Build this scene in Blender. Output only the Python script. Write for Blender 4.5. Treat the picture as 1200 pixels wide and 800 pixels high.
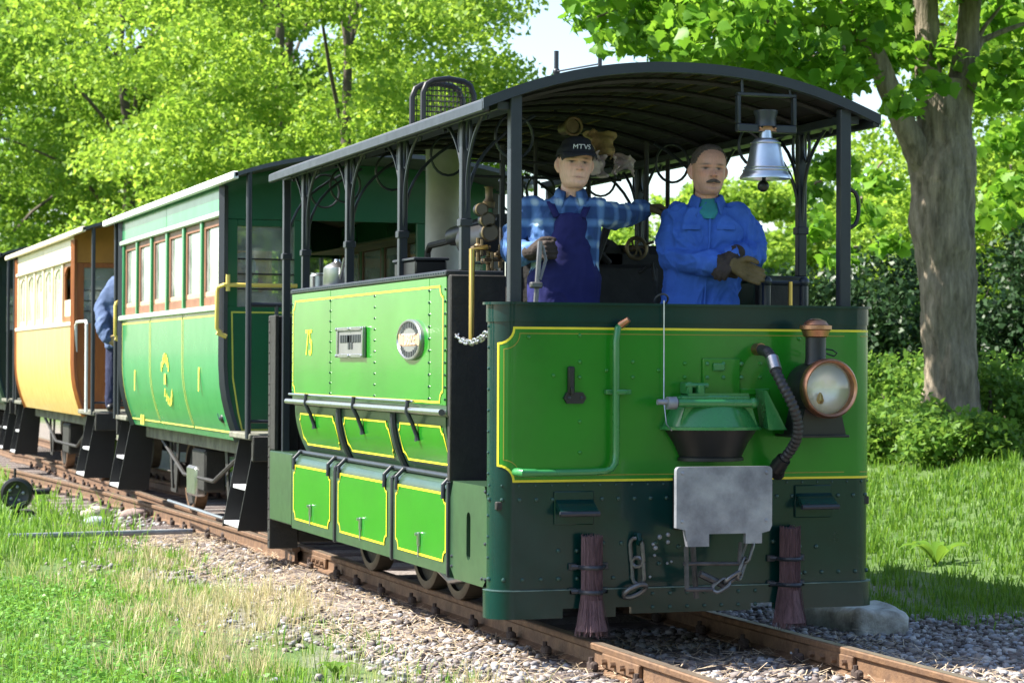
import bpy, math, random
import numpy as np
from mathutils import Vector, Matrix, noise
R = math.radians
random.seed(7); rng = np.random.default_rng(7)
for o in list(bpy.data.objects): bpy.data.objects.remove(o)
scene = bpy.context.scene
col = scene.collection

# ------------------------------------------------------------------ camera
CX, CY, CZ, YAW, PIT, ROL, FPX = -4.375, -10.4428, 1.3124, 0.3229, 0.0097, 0.0045, 2700.0
_c, _s = math.cos(YAW), math.sin(YAW); _cp, _sp = math.cos(PIT), math.sin(PIT)
_right = Vector((_c, -_s, 0)); _fwd = Vector((_s*_cp, _c*_cp, _sp)); _up = Vector((-_s*_sp, -_c*_sp, _cp))
_r2 = _right*math.cos(ROL) + _up*math.sin(ROL); _u2 = -_right*math.sin(ROL) + _up*math.cos(ROL)
cam = bpy.data.cameras.new('camera'); camo = bpy.data.objects.new('camera', cam); col.objects.link(camo)
mw = Matrix((( _r2.x, _u2.x, -_fwd.x, CX), (_r2.y, _u2.y, -_fwd.y, CY), (_r2.z, _u2.z, -_fwd.z, CZ), (0, 0, 0, 1)))
camo.matrix_world = mw
cam.sensor_width = 36; cam.lens = FPX/1200*36; cam.clip_end = 2000
cam.dof.use_dof = True; cam.dof.focus_distance = 11.6; cam.dof.aperture_fstop = 6.5
scene.camera = camo
# ------------------------------------------------------------------ world, sun, exposure
SUN_AZ, SUN_EL = R(-70), R(48)            # azimuth clockwise from +Y (track direction)
sd_ = Vector((math.sin(SUN_AZ)*math.cos(SUN_EL), math.cos(SUN_AZ)*math.cos(SUN_EL), math.sin(SUN_EL)))
W = bpy.data.worlds.new('World'); scene.world = W; W.use_nodes = True
nt = W.node_tree; bg = nt.nodes['Background']
sky = nt.nodes.new('ShaderNodeTexSky'); sky.sky_type = 'NISHITA'; sky.sun_disc = False
sky.sun_elevation = SUN_EL; sky.sun_rotation = SUN_AZ; sky.air_density = 1.0; sky.dust_density = 1.2; sky.ozone_density = 1.0
nt.links.new(sky.outputs[0], bg.inputs[0]); bg.inputs[1].default_value = 0.10
sl = bpy.data.lights.new('sun', 'SUN'); slo = bpy.data.objects.new('sun', sl); col.objects.link(slo)
sl.energy = 5.0; sl.angle = R(0.6); sl.color = (1, .95, .84)
slo.rotation_euler = sd_.to_track_quat('Z', 'Y').to_euler(); slo.location = (-20, 10, 25)
scene.view_settings.view_transform = 'Standard'; scene.view_settings.look = 'None'
scene.view_settings.exposure = 1.65; scene.view_settings.gamma = 1
scene.render.engine = 'CYCLES'
scene.cycles.max_bounces = 8; scene.cycles.transparent_max_bounces = 8

# ------------------------------------------------------------------ pixel -> place (a pixel gives a direction, the plane gives the distance)
def ray(px, py):
    x, y = px-600, py-400
    return (_fwd + _r2*(x/FPX) - _u2*(y/FPX))
def onp(ax, val, px, py):
    d = ray(px, py); o = Vector((CX, CY, CZ)); t = (val-o[ax])/d[ax]; return o + d*t
def F(px, py, y=-.1):                     # on the engine's front plane
    q = onp(1, y, px, py); return q.x, q.z
def S(px, py, x=-.994):                   # on a plane along the train's side
    q = onp(0, x, px, py); return q.y, q.z

# ------------------------------------------------------------------ materials
MATS = {}
def mat(name, base, rough=.5, metal=0., var=.25, vscale=6., bump=0., bscale=60., coat=0., dark=None, spec=.5, stretch=None):
    if name in MATS: return MATS[name]
    m = bpy.data.materials.new(name); m.use_nodes = True; n = m.node_tree; b = n.nodes['Principled BSDF']
    b.inputs['Roughness'].default_value = rough; b.inputs['Metallic'].default_value = metal
    b.inputs['Coat Weight'].default_value = coat; b.inputs['Coat Roughness'].default_value = .08
    b.inputs['Specular IOR Level'].default_value = spec
    g = n.nodes.new('ShaderNodeTexCoord'); src = g.outputs['Object']
    if stretch:
        mp = n.nodes.new('ShaderNodeMapping'); mp.inputs['Scale'].default_value = stretch
        n.links.new(src, mp.inputs[0]); src = mp.outputs[0]
    t = n.nodes.new('ShaderNodeTexNoise'); t.inputs['Scale'].default_value = vscale; t.inputs['Detail'].default_value = 8; t.inputs['Roughness'].default_value = .65
    n.links.new(src, t.inputs['Vector'])
    r = n.nodes.new('ShaderNodeValToRGB'); r.color_ramp.elements[0].position = .3; r.color_ramp.elements[1].position = .7
    d = dark or tuple(c*(1-var) for c in base)
    r.color_ramp.elements[0].color = (*d, 1); r.color_ramp.elements[1].color = (*base, 1)
    n.links.new(t.outputs[0], r.inputs[0]); n.links.new(r.outputs[0], b.inputs['Base Color'])
    rr = n.nodes.new('ShaderNodeMapRange'); rr.inputs[3].default_value = min(1, rough*1.35+.03); rr.inputs[4].default_value = rough*.8
    n.links.new(t.outputs[0], rr.inputs[0]); n.links.new(rr.outputs[0], b.inputs['Roughness'])
    if bump:
        t2 = n.nodes.new('ShaderNodeTexNoise'); t2.inputs['Scale'].default_value = bscale; t2.inputs['Detail'].default_value = 5
        n.links.new(src, t2.inputs['Vector'])
        bp = n.nodes.new('ShaderNodeBump'); bp.inputs['Strength'].default_value = bump; bp.inputs['Distance'].default_value = .02
        n.links.new(t2.outputs[0], bp.inputs['Height']); n.links.new(bp.outputs[0], b.inputs['Normal'])
    MATS[name] = m; return m
def leafmat(name, c1, c2, trans=.45, rough=.45):
    m = bpy.data.materials.new(name); m.use_nodes = True; n = m.node_tree; n.nodes.remove(n.nodes['Principled BSDF'])
    out = n.nodes['Material Output']
    g = n.nodes.new('ShaderNodeNewGeometry'); r = n.nodes.new('ShaderNodeValToRGB')
    r.color_ramp.elements[0].color = (*c1, 1); r.color_ramp.elements[1].color = (*c2, 1)
    n.links.new(g.outputs['Random Per Island'], r.inputs[0])
    p = n.nodes.new('ShaderNodeBsdfPrincipled'); p.inputs['Roughness'].default_value = rough; p.inputs['Specular IOR Level'].default_value = .25
    tr = n.nodes.new('ShaderNodeBsdfTranslucent'); hs = n.nodes.new('ShaderNodeHueSaturation'); hs.inputs['Hue'].default_value = .485; hs.inputs['Value'].default_value = 1.5
    n.links.new(r.outputs[0], p.inputs['Base Color']); n.links.new(r.outputs[0], hs.inputs['Color']); n.links.new(hs.outputs[0], tr.inputs[0])
    mx = n.nodes.new('ShaderNodeMixShader'); mx.inputs[0].default_value = trans
    n.links.new(p.outputs[0], mx.inputs[1]); n.links.new(tr.outputs[0], mx.inputs[2]); n.links.new(mx.outputs[0], out.inputs[0])
    return m
def glassmat(name, tint=(.9, .95, .92), painted_sheen=0., rough=.03):
    m = bpy.data.materials.new(name); m.use_nodes = True; n = m.node_tree; n.nodes.remove(n.nodes['Principled BSDF'])
    out = n.nodes['Material Output']
    t = n.nodes.new('ShaderNodeBsdfTransparent'); t.inputs[0].default_value = (*tint, 1)
    g = n.nodes.new('ShaderNodeBsdfGlossy'); g.inputs['Roughness'].default_value = rough
    f = n.nodes.new('ShaderNodeFresnel'); f.inputs[0].default_value = 1.52
    ma = n.nodes.new('ShaderNodeMath'); ma.operation = 'MULTIPLY_ADD'; ma.inputs[1].default_value = 1.7; ma.inputs[2].default_value = .09 if painted_sheen else .01
    n.links.new(f.outputs[0], ma.inputs[0])
    mx = n.nodes.new('ShaderNodeMixShader'); n.links.new(ma.outputs[0], mx.inputs[0])
    n.links.new(t.outputs[0], mx.inputs[1]); n.links.new(g.outputs[0], mx.inputs[2]); n.links.new(mx.outputs[0], out.inputs[0])
    if painted_sheen:                              # patchy pale film, painting sky and foliage reflections onto the pane
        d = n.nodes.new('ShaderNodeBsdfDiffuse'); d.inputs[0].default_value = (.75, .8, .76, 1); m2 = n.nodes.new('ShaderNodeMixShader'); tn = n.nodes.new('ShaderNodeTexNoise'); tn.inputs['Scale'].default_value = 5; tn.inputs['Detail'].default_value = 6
        co = n.nodes.new('ShaderNodeTexCoord'); n.links.new(co.outputs['Object'], tn.inputs['Vector']); r = n.nodes.new('ShaderNodeMapRange'); r.inputs[1].default_value = .3; r.inputs[2].default_value = .75; r.inputs[3].default_value = painted_sheen*.35; r.inputs[4].default_value = painted_sheen*1.6
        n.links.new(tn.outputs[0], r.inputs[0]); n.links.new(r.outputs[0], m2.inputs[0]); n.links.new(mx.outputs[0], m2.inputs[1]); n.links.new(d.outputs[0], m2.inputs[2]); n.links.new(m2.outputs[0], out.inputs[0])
    return m
green = mat('bright_green_paint', (.016, .21, .012), .2, var=.3, vscale=1.5, coat=.45, bump=.12, bscale=3.5, spec=.4)  # broad mottling paints patchy reflections into the green
dgreen = mat('dark_green_paint', (.0012, .03, .0275), .2, var=.4, vscale=3, coat=.25, bump=.1, bscale=5, spec=.3)
mgreen = mat('mid_green_paint', (.028, .068, .035), .34, var=.3, vscale=5, coat=.3)
cgreen = mat('carriage_green_paint', (.018, .24, .085), .26, var=.18, vscale=3, coat=.5)
cdgreen = mat('carriage_end_green_paint', (.008, .105, .042), .35, var=.2, vscale=3, coat=.3)  # the carriage green darkened, painting shade into the end walls
vdgreen = mat('very_dark_green_paint', (.006, .03, .022), .4, var=.3)
black = mat('black_paint', (.012, .012, .014), .38, var=.4, vscale=9)
sootm = mat('sooty_iron', (.02, .018, .017), .6, var=.5, vscale=10, bump=.15)
slate = mat('slate_grey_paint', (.026, .031, .042), .35, var=.3, vscale=8)
yellow = mat('yellow_lining_paint', (.72, .62, .03), .35, var=.12, vscale=12)
brass = mat('brass', (.62, .42, .12), .28, 1, var=.3)
copper = mat('worn_copper', (.55, .28, .17), .35, 1, var=.35, vscale=20)
steel = mat('polished_steel', (.55, .56, .58), .3, 1, var=.3, vscale=15)
worn = mat('worn_grey_steel', (.36, .38, .43), .45, .5, vscale=4.5, dark=(.13, .135, .165), bump=.1, bscale=30)
bellm = mat('silver_bell', (.6, .64, .68), .27, .9, var=.2, vscale=12)
rust = mat('rusty_rail_steel', (.2, .115, .062), .62, .2, vscale=14, dark=(.09, .05, .032), bump=.25, bscale=70)
railtop = mat('rubbed_rail_top', (.33, .26, .2), .38, .6, var=.4, vscale=10)
sleeperm = mat('weathered_sleeper_wood', (.15, .115, .11), .85, vscale=8, dark=(.05, .038, .035), bump=.5, bscale=40, stretch=(1, 6, 6))
wood = mat('varnished_pine', (.78, .55, .2), .32, vscale=4, dark=(.55, .3, .06), coat=.35, stretch=(7, 7, .45))
wood_o = mat('orange_brown_wood', (.36, .115, .022), .4, vscale=5, dark=(.22, .06, .014), coat=.2, stretch=(6, 6, .8))
wood_c = mat('cream_wood', (.78, .68, .5), .4, var=.15, vscale=5, coat=.2)
sash = mat('red_brown_sash_wood', (.26, .12, .07), .45, var=.3, vscale=8)
int_w = mat('interior_dark_wood', (.13, .045, .02), .5, var=.4, vscale=5)
cream = mat('cream_board', (.55, .47, .33), .6, var=.2, vscale=6)
whitep = mat('white_grey_paint', (.7, .72, .7), .4, var=.12, vscale=8)
ypipe = mat('yellow_pipe_paint', (.72, .55, .13), .35, var=.15)
bristle = mat('purple_brown_bristle', (.17, .095, .11), .85, vscale=40, dark=(.06, .035, .045), bump=.6, bscale=90, stretch=(3, 3, .3))
rubber = mat('black_rubber', (.025, .024, .028), .45, var=.3)
concrete = mat('weathered_concrete', (.42, .42, .4), .9, vscale=6, dark=(.2, .19, .18), bump=.4, bscale=40)
roofm = mat('grey_roof_felt', (.085, .09, .1), .5, var=.3, vscale=5)
refl = mat('lamp_reflector', (.93, .93, .88), .35, .3, var=.1)
glass = glassmat('window_glass', painted_sheen=.2); lens = glassmat('lamp_glass', (.97, .98, .95), rough=.02)

# ------------------------------------------------------------------ mesh helpers
class MB:
    def __init__(s): s.v = []; s.f = []
    def add(s, vs, fs):
        o = len(s.v); s.v += [tuple(q) for q in vs]; s.f += [tuple(i+o for i in f) for f in fs]; return s
    def box(s, x0, x1, y0, y1, z0, z1, b=0., M=None):
        if x0 > x1: x0, x1 = x1, x0
        b = min(b, (x1-x0)*.45, (y1-y0)*.45, (z1-z0)*.45)
        if b <= 0:
            vs = [(x, y, z) for x in (x0, x1) for y in (y0, y1) for z in (z0, z1)]
            fs = [(0, 1, 3, 2), (4, 6, 7, 5), (0, 4, 5, 1), (2, 3, 7, 6), (0, 2, 6, 4), (1, 5, 7, 3)]
        else:
            vs = []; idx = {}
            for i, x in enumerate((x0, x1)):
                for j, y in enumerate((y0, y1)):
                    for k, z in enumerate((z0, z1)):
                        sx, sy, sz = (b if i == 0 else -b), (b if j == 0 else -b), (b if k == 0 else -b)
                        for a, q in enumerate(((x, y+sy, z+sz), (x+sx, y, z+sz), (x+sx, y+sy, z))):
                            idx[i, j, k, a] = len(vs); vs.append(q)
            I = idx; fs = []
            for i in (0, 1):
                q = [I[i, 0, 0, 0], I[i, 0, 1, 0], I[i, 1, 1, 0], I[i, 1, 0, 0]]; fs.append(q if i == 0 else q[::-1])
                q = [I[0, i, 0, 1], I[1, i, 0, 1], I[1, i, 1, 1], I[0, i, 1, 1]]; fs.append(q if i == 0 else q[::-1])
                q = [I[0, 0, i, 2], I[0, 1, i, 2], I[1, 1, i, 2], I[1, 0, i, 2]]; fs.append(q if i == 0 else q[::-1])
            for a_ in (0, 1):
                for b_ in (0, 1):
                    fs.append([I[a_, b_, 0, 0], I[a_, b_, 1, 0], I[a_, b_, 1, 1], I[a_, b_, 0, 1]])
                    fs.append([I[a_, 0, b_, 0], I[a_, 1, b_, 0], I[a_, 1, b_, 2], I[a_, 0, b_, 2]])
                    fs.append([I[0, a_, b_, 1], I[1, a_, b_, 1], I[1, a_, b_, 2], I[0, a_, b_, 2]])
            for i in (0, 1):
                for j in (0, 1):
                    for k in (0, 1): fs.append([I[i, j, k, 0], I[i, j, k, 1], I[i, j, k, 2]])
        if M is not None: vs = [M @ Vector(q) for q in vs]
        return s.add(vs, fs)
    def tube(s, pts, r, n=8, closed=False, cap=True):
        pts = [Vector(q) for q in pts]; N = len(pts)
        rs = r if isinstance(r, (list, tuple)) else [r]*N
        t0 = (pts[1]-pts[0]).normalized(); a = Vector((0, 0, 1)) if abs(t0.z) < .9 else Vector((1, 0, 0))
        u = t0.cross(a).normalized(); vs = []
        for i in range(N):
            if closed: t = (pts[(i+1) % N]-pts[i-1])
            else: t = pts[min(i+1, N-1)]-pts[max(i-1, 0)]
            t = t.normalized() if t.length > 1e-9 else t0
            u = (u-t*u.dot(t)); u = u.normalized() if u.length > 1e-6 else t.orthogonal().normalized(); w = t.cross(u)
            for k in range(n):
                an = 2*math.pi*k/n; vs.append(pts[i]+(u*math.cos(an)+w*math.sin(an))*rs[i])
        fs = []
        for i in range(N if closed else N-1):
            j = (i+1) % N
            for k in range(n):
                k2 = (k+1) % n; fs.append((i*n+k, i*n+k2, j*n+k2, j*n+k))
        if cap and not closed: fs.append(tuple(range(n))[::-1]); fs.append(tuple(range((N-1)*n, N*n)))
        return s.add(vs, fs)
    def cyl(s, p0, p1, r0, r1=None, n=14): return s.tube([p0, p1], [r0, r0 if r1 is None else r1], n)
    def lathe(s, prof, c, axis=(0, 0, 1), n=28, cap=True):
        ax = Vector(axis).normalized(); u = ax.orthogonal().normalized(); w = ax.cross(u); c = Vector(c); vs = []
        for r, h in prof:
            for k in range(n):
                a = 2*math.pi*k/n; vs.append(c+ax*h+(u*math.cos(a)+w*math.sin(a))*max(r, 1e-4))
        fs = [(i*n+k, i*n+(k+1) % n, (i+1)*n+(k+1) % n, (i+1)*n+k) for i in range(len(prof)-1) for k in range(n)]
        if cap: fs.append(tuple(range(n))[::-1]); fs.append(tuple(range((len(prof)-1)*n, len(prof)*n)))
        return s.add(vs, fs)
    def sphere(s, c, r, n=10, m=7, sc=(1, 1, 1)):
        vs = []; c = Vector(c)
        for i in range(m+1):
            th = math.pi*i/m
            for k in range(n):
                a = 2*math.pi*k/n; vs.append((c.x+r*sc[0]*math.sin(th)*math.cos(a)+(0 if 0 < i < m else 1e-5*math.cos(a)), c.y+r*sc[1]*math.sin(th)*math.sin(a)+(0 if 0 < i < m else 1e-5*math.sin(a)), c.z+r*sc[2]*math.cos(th)))
        fs = [(i*n+k, (i+1)*n+k, (i+1)*n+(k+1) % n, i*n+(k+1) % n) for i in range(m) for k in range(n)]
        return s.add(vs, fs)
    def prism(s, poly, f0, f1):
        """poly: 2-D points; f0/f1 map (a,b) to 3-D for the two faces"""
        n = len(poly); vs = [f0(*q) for q in poly]+[f1(*q) for q in poly]
        fs = [tuple(range(n))[::-1], tuple(range(n, 2*n))]+[(i, (i+1) % n, n+(i+1) % n, n+i) for i in range(n)]
        return s.add(vs, fs)
    def ribbon(s, pts, nrm, w, closed=False):
        """flat paint line; nrm: Vector or list of normals"""
        pts = [Vector(q) for q in pts]; N = len(pts); vs = []
        for i in range(N):
            a = pts[(i+1) % N]-pts[i] if (closed or i < N-1) else pts[i]-pts[i-1]
            b = pts[i]-pts[i-1] if (closed or i > 0) else a
            nn = nrm[i] if isinstance(nrm, list) else nrm
            a.normalize(); b.normalize()
            pa = a.cross(nn).normalized(); pb = b.cross(nn).normalized(); m = pa+pb
            m = m/max(.6, m.length**2/2) if m.length > .3 else pa
            vs += [pts[i]+m*(w/2), pts[i]-m*(w/2)]
        M_ = N if closed else N-1
        return s.add(vs, [(2*i, 2*((i+1) % N), 2*((i+1) % N)+1, 2*i+1) for i in range(M_)])
    def rivet(s, p, nrm, r=.009, n=7):
        nrm = Vector(nrm).normalized(); u = nrm.orthogonal().normalized(); w = nrm.cross(u); p = Vector(p); vs = []
        for rr, h in ((1, -.1), (.8, .5), (.35, .78)):
            for k in range(n):
                a = 2*math.pi*k/n; vs.append(p+nrm*(r*h)+(u*math.cos(a)+w*math.sin(a))*(r*rr))
        fs = [(i*n+k, i*n+(k+1) % n, (i+1)*n+(k+1) % n, (i+1)*n+k) for i in range(2) for k in range(n)]
        fs.append(tuple(range(2*n, 3*n))); return s.add(vs, fs)
    def mesh(s, name, m, smooth=38):
        me = bpy.data.meshes.new(name); me.from_pydata(s.v, [], s.f); me.update()
        if m: me.materials.append(m)
        if smooth: me.shade_smooth(); me.set_sharp_from_angle(angle=R(smooth))
        return me
    def build(s, name, m, parent=None, smooth=38, **kw):
        return link(name, s.mesh(name, m, smooth), parent, **kw)
def link(name, me, parent=None, label=None, cat=None, group=None, kind=None):
    o = bpy.data.objects.new(name, me); col.objects.link(o)
    if parent is not None:
        o.parent = parent
        if parent.parent is None: o.matrix_parent_inverse = Matrix.Translation(-parent.location)
    if label: o['label'] = label
    if cat: o['category'] = cat
    if group: o['group'] = group
    if kind: o['kind'] = kind
    return o
def thing(name, label, cat, loc=(0, 0, 0), group=None):
    o = link(name, None, None, label, cat, group); o.location = loc; o.empty_display_size = .2; return o
def npmesh(name, V, Fq, m, smooth=False):
    me = bpy.data.meshes.new(name); V = np.asarray(V, np.float32); Fq = np.asarray(Fq, np.int32); k = Fq.shape[1]
    me.vertices.add(len(V)); me.vertices.foreach_set('co', V.ravel())
    me.loops.add(Fq.size); me.loops.foreach_set('vertex_index', Fq.ravel())
    me.polygons.add(len(Fq)); me.polygons.foreach_set('loop_start', np.arange(0, Fq.size, k, dtype=np.int32))
    me.update(calc_edges=True); me.materials.append(m)
    if smooth: me.shade_smooth()
    return me
def notched(a0, a1, b0, b1, r, n=5):
    """rectangle with scooped corners, as a closed list of (a,b)"""
    out = []
    for (ca, cb, s0) in ((a0, b0, 90), (a1, b0, 180), (a1, b1, 270), (a0, b1, 0)):
        for i in range(n+1):
            t = R(s0-90*i/n); out.append((ca+r*math.cos(t), cb+r*math.sin(t)))
    return out
def ss(a, b, x): t = np.clip((x-a)/(b-a), 0, 1); return t*t*(3-2*t)
def textmesh(txt, size, extr=.002):
    cu = bpy.data.curves.new('text', 'FONT'); cu.body = txt; cu.size = size; cu.extrude = extr; cu.align_x = 'CENTER'; cu.align_y = 'CENTER'
    o = bpy.data.objects.new('text', cu); col.objects.link(o); bpy.context.view_layer.update()
    me = bpy.data.meshes.new_from_object(o.evaluated_get(bpy.context.evaluated_depsgraph_get()))
    bpy.data.objects.remove(o); bpy.data.curves.remove(cu); return me
def text(name, txt, size, M, m, parent, extr=.002, sx=1):
    me = textmesh(txt, size, extr); me.transform(Matrix.Diagonal((sx, 1, 1, 1))); me.transform(M); me.materials.clear(); me.materials.append(m)
    return link(name, me, parent)
def SIDE_M(y, z, x=-1.0): return Matrix(((0, 0, -1, x), (-1, 0, 0, y), (0, 1, 0, z), (0, 0, 0, 1)))   # text read from the train's near side

# ================================================================== GROUND
def gz(x, y):
    x = np.asarray(x, float); y = np.asarray(y, float)
    z = -.135 + .0*x
    z = z + .03*np.sin(x*1.7+1)*np.sin(y*.9)*ss(1.3, 2.4, np.abs(x))
    z = z + .60*ss(2.2, 8.5, x)*ss(-8, 6, y) + .25*ss(9, 20, x)
    z = z - .06*ss(2.5, 6, -x)
    return z
def build_ground():
    xs = np.unique(np.concatenate([np.linspace(-400, -12, 14), np.linspace(-12, 22, 137), np.linspace(22, 400, 14)]))
    ys = np.unique(np.concatenate([np.linspace(-300, -12, 12), np.linspace(-12, 40, 160), np.linspace(40, 600, 20)]))
    X, Y = np.meshgrid(xs, ys, indexing='ij'); Z = gz(X, Y)
    V = np.stack([X.ravel(), Y.ravel(), Z.ravel()], 1); n = len(ys)
    i, j = np.meshgrid(np.arange(len(xs)-1), np.arange(n-1), indexing='ij'); a = (i*n+j).ravel()
    Fq = np.stack([a, a+n, a+n+1, a+1], 1)
    m = bpy.data.materials.new('ground'); m.use_nodes = True; nn = m.node_tree; b = nn.nodes['Principled BSDF']; b.inputs['Roughness'].default_value = .95
    g = nn.nodes.new('ShaderNodeNewGeometry'); sx = nn.nodes.new('ShaderNodeSeparateXYZ'); nn.links.new(g.outputs['Position'], sx.inputs[0])
    def noise_(sc, det=6):
        t = nn.nodes.new('ShaderNodeTexNoise'); t.inputs['Scale'].default_value = sc; t.inputs['Detail'].default_value = det; nn.links.new(g.outputs['Position'], t.inputs['Vector']); return t.outputs[0]
    def ramp(src, stops):
        r = nn.nodes.new('ShaderNodeValToRGB'); e = r.color_ramp.elements
        while len(e) < len(stops): e.new(.5)
        for k, (p, c) in enumerate(stops): e[k].position = p; e[k].color = (*c, 1)
        nn.links.new(src, r.inputs[0]); return r.outputs[0]
    n1 = noise_(9); n2 = noise_(45, 8)
    grass = ramp(n1, [(.3, (.045, .095, .014)), (.7, (.085, .145, .03))])
    grav = ramp(n2, [(.3, (.09, .075, .07)), (.5, (.2, .17, .155)), (.72, (.34, .31, .3))])
    # ballast near the track, soil and grass away from it
    def math_(op, a, b_=None):
        k = nn.nodes.new('ShaderNodeMath'); k.operation = op
        for q, w in enumerate((a, b_)):
            if w is None: continue
            if isinstance(w, (int, float)): k.inputs[q].default_value = w
            else: nn.links.new(w, k.inputs[q])
        return k.outputs[0]
    off = math_('ABSOLUTE', math_('SUBTRACT', sx.outputs[0], .45))
    wob = math_('MULTIPLY', math_('SUBTRACT', noise_(1.6), .5), 2.6)
    e_ = math_('ADD', off, wob)
    mr = nn.nodes.new('ShaderNodeMapRange'); mr.inputs[1].default_value = 1.75; mr.inputs[2].default_value = 2.35; nn.links.new(e_, mr.inputs[0])
    mx = nn.nodes.new('ShaderNodeMix'); mx.data_type = 'RGBA'; nn.links.new(mr.outputs[0], mx.inputs[0]); nn.links.new(grav, mx.inputs[6]); nn.links.new(grass, mx.inputs[7])
    nn.links.new(mx.outputs[2], b.inputs['Base Color'])
    bp = nn.nodes.new('ShaderNodeBump'); bp.inputs['Strength'].default_value = .7; bp.inputs['Distance'].default_value = .03
    nn.links.new(n2, bp.inputs['Height']); nn.links.new(bp.outputs[0], b.inputs['Normal'])
    link('ground', npmesh('ground', V, Fq, m, True), kind='structure')
build_ground()

# ------------------------------------------------------------------ track
def railprof(): return [(-.05, -.125), (.05, -.125), (.05, -.115), (.012, -.1), (.009, -.04), (.028, -.028), (.03, -.006), (.024, 0), (-.024, 0), (-.03, -.006), (-.028, -.028), (-.009, -.04), (-.012, -.1), (-.05, -.115)]
def rail(path, parent):
    mb = MB(); pr = railprof(); n = len(pr); vs = []
    for k, q in enumerate(path):
        a = Vector(path[min(k+1, len(path)-1)])-Vector(path[max(k-1, 0)]); a.normalize(); sx_ = Vector((a.y, -a.x, 0))
        for (u, w) in pr: vs.append(Vector(q)+sx_*u+Vector((0, 0, w)))
    fs = [(i*n+k, i*n+(k+1) % n, (i+1)*n+(k+1) % n, (i+1)*n+k) for i in range(len(path)-1) for k in range(n)]
    fs += [tuple(range(n))[::-1], tuple(range((len(path)-1)*n, len(path)*n))]
    mb.add(vs, fs); o = mb.build('rail', rust, parent, 30)
    tp = MB(); vs = []
    for k, q in enumerate(path):
        a = Vector(path[min(k+1, len(path)-1)])-Vector(path[max(k-1, 0)]); a.normalize(); sx_ = Vector((a.y, -a.x, 0))
        for u in (-.023, .023): vs.append(Vector(q)+sx_*u+Vector((0, 0, .0015)))
    tp.add(vs, [(2*i, 2*i+1, 2*i+3, 2*i+2) for i in range(len(path)-1)]); tp.build('running_surface', railtop, o, 0)
    return o
def build_track():
    tr = thing('railway_track', 'metre gauge railway track of rusty rails on weathered wooden sleepers', 'track', (0, 0, -.13)); tr['kind'] = 'structure'
    ys = list(np.arange(-12, 60.1, 3))
    for u in (-.53, .53): rail([(u, y, 0) for y in ys], tr)
    # turnout: a second rail leaves the near one towards the back
    tx = lambda y: -.53-.066-.34*max(0, (y-5.6)/9.)**1.7
    rail([(tx(y), y, -.004) for y in np.arange(5.7, 24, 1.)], tr)
    rail([(tx(y)+1.06+.0, y, -.004) for y in np.arange(13.5, 24, 1.)], tr)
    y = -7.2; i = 0; sm = []
    for k in range(4):
        mb = MB(); L = 1.9+.1*random.random(); mb.box(-L/2, L/2, -.1, .1, -.13, 0, .012); sm.append(mb.mesh('sleeper', sleeperm))
    lg = MB(); lg.box(-1.75, .95, -.11, .11, -.13, 0, .014); lgm = lg.mesh('sleeper', sleeperm)
    ch = MB(); ch.box(-.09, .09, -.07, .07, -.018, .004, .004); ch.box(-.085, -.05, -.04, .04, .004, .05, .01); ch.box(.05, .085, -.04, .04, .004, .05, .01); ch.cyl((-.075, 0, 0), (-.075, 0, .07), .012, n=6); ch.cyl((.075, 0, 0), (.075, 0, .07), .012, n=6)
    chm = ch.mesh('rail_chair', mat('rail_chair_iron', (.075, .05, .042), .8, .1, var=.4, bump=.3))
    while y < 40:
        wide = 6.5 < y < 16
        o = link('sleeper', lgm if wide else sm[i % 4], tr); o.location = (random.uniform(-.03, .03), y, -.125); o.rotation_euler = (0, 0, R(random.uniform(-1.5, 1.5)))
        for u in (-.53, .53):
            if y > 22: break
            c = link('rail_chair', chm, o); c.matrix_parent_inverse = Matrix(); c.location = (u, 0, .008)
        if 7.5 < y < 22:
            c = link('rail_chair', chm, o); c.matrix_parent_inverse = Matrix(); c.location = (tx(y)-.05, 0, .008)
        y += .62 if not wide else .52; i += 1
    # fishplates with bolts on the outside of the near rail and the inside of the far one
    for u, sgn, y0 in ((-.53, -1, -.62), (.53, -1, -.62), (-.53, -1, 5.2)):
        fp = MB(); fp.box(u+sgn*.034, u+sgn*.012, y0-.23, y0+.23, -.098, -.03, .005); f = fp.build('fishplate', rust, tr)
        for k in (-.17, -.06, .06, .17):
            b = MB(); b.cyl((u+sgn*.03, y0+k, -.064), (u+sgn*.06, y0+k, -.064), .015, n=6); b.build('bolt', rust, f)
    return tr
track = build_track()

# ================================================================== LOCOMOTIVE
H, HF, RC = .994, .894, .10
ZB, ZT = .105, 1.60
loco = thing('steam_tram_locomotive', 'bright green steam tram locomotive with yellow lining and an open arched canopy', 'locomotive', (0, 2.3, 0))
SE = HF+RC*math.pi/2
def FP(s, z, o=0.):
    a = abs(s); g = 1 if s >= 0 else -1
    if a <= HF: return Vector((s, -RC-o, z))
    if a <= SE: t = (a-HF)/RC; return Vector((g*(HF+(RC+o)*math.sin(t)), -(RC+o)*math.cos(t), z))
    return Vector((g*(H+o), a-SE, z))
def FN(s):
    a = abs(s); g = 1 if s >= 0 else -1
    if a <= HF: return Vector((0, -1, 0))
    t = min((a-HF)/RC, math.pi/2); return Vector((g*math.sin(t), -math.cos(t), 0))
def scol(s0, s1):
    base = [-SE-.03, -SE] + [-(HF+RC*math.pi/2*k/8) for k in range(7, 0, -1)] + list(np.linspace(-HF, HF, 13)) + [HF+RC*math.pi/2*k/8 for k in range(1, 8)] + [SE, SE+.03]
    return [s0]+[b for b in base if s0+1e-4 < b < s1-1e-4]+[s1]
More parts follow.
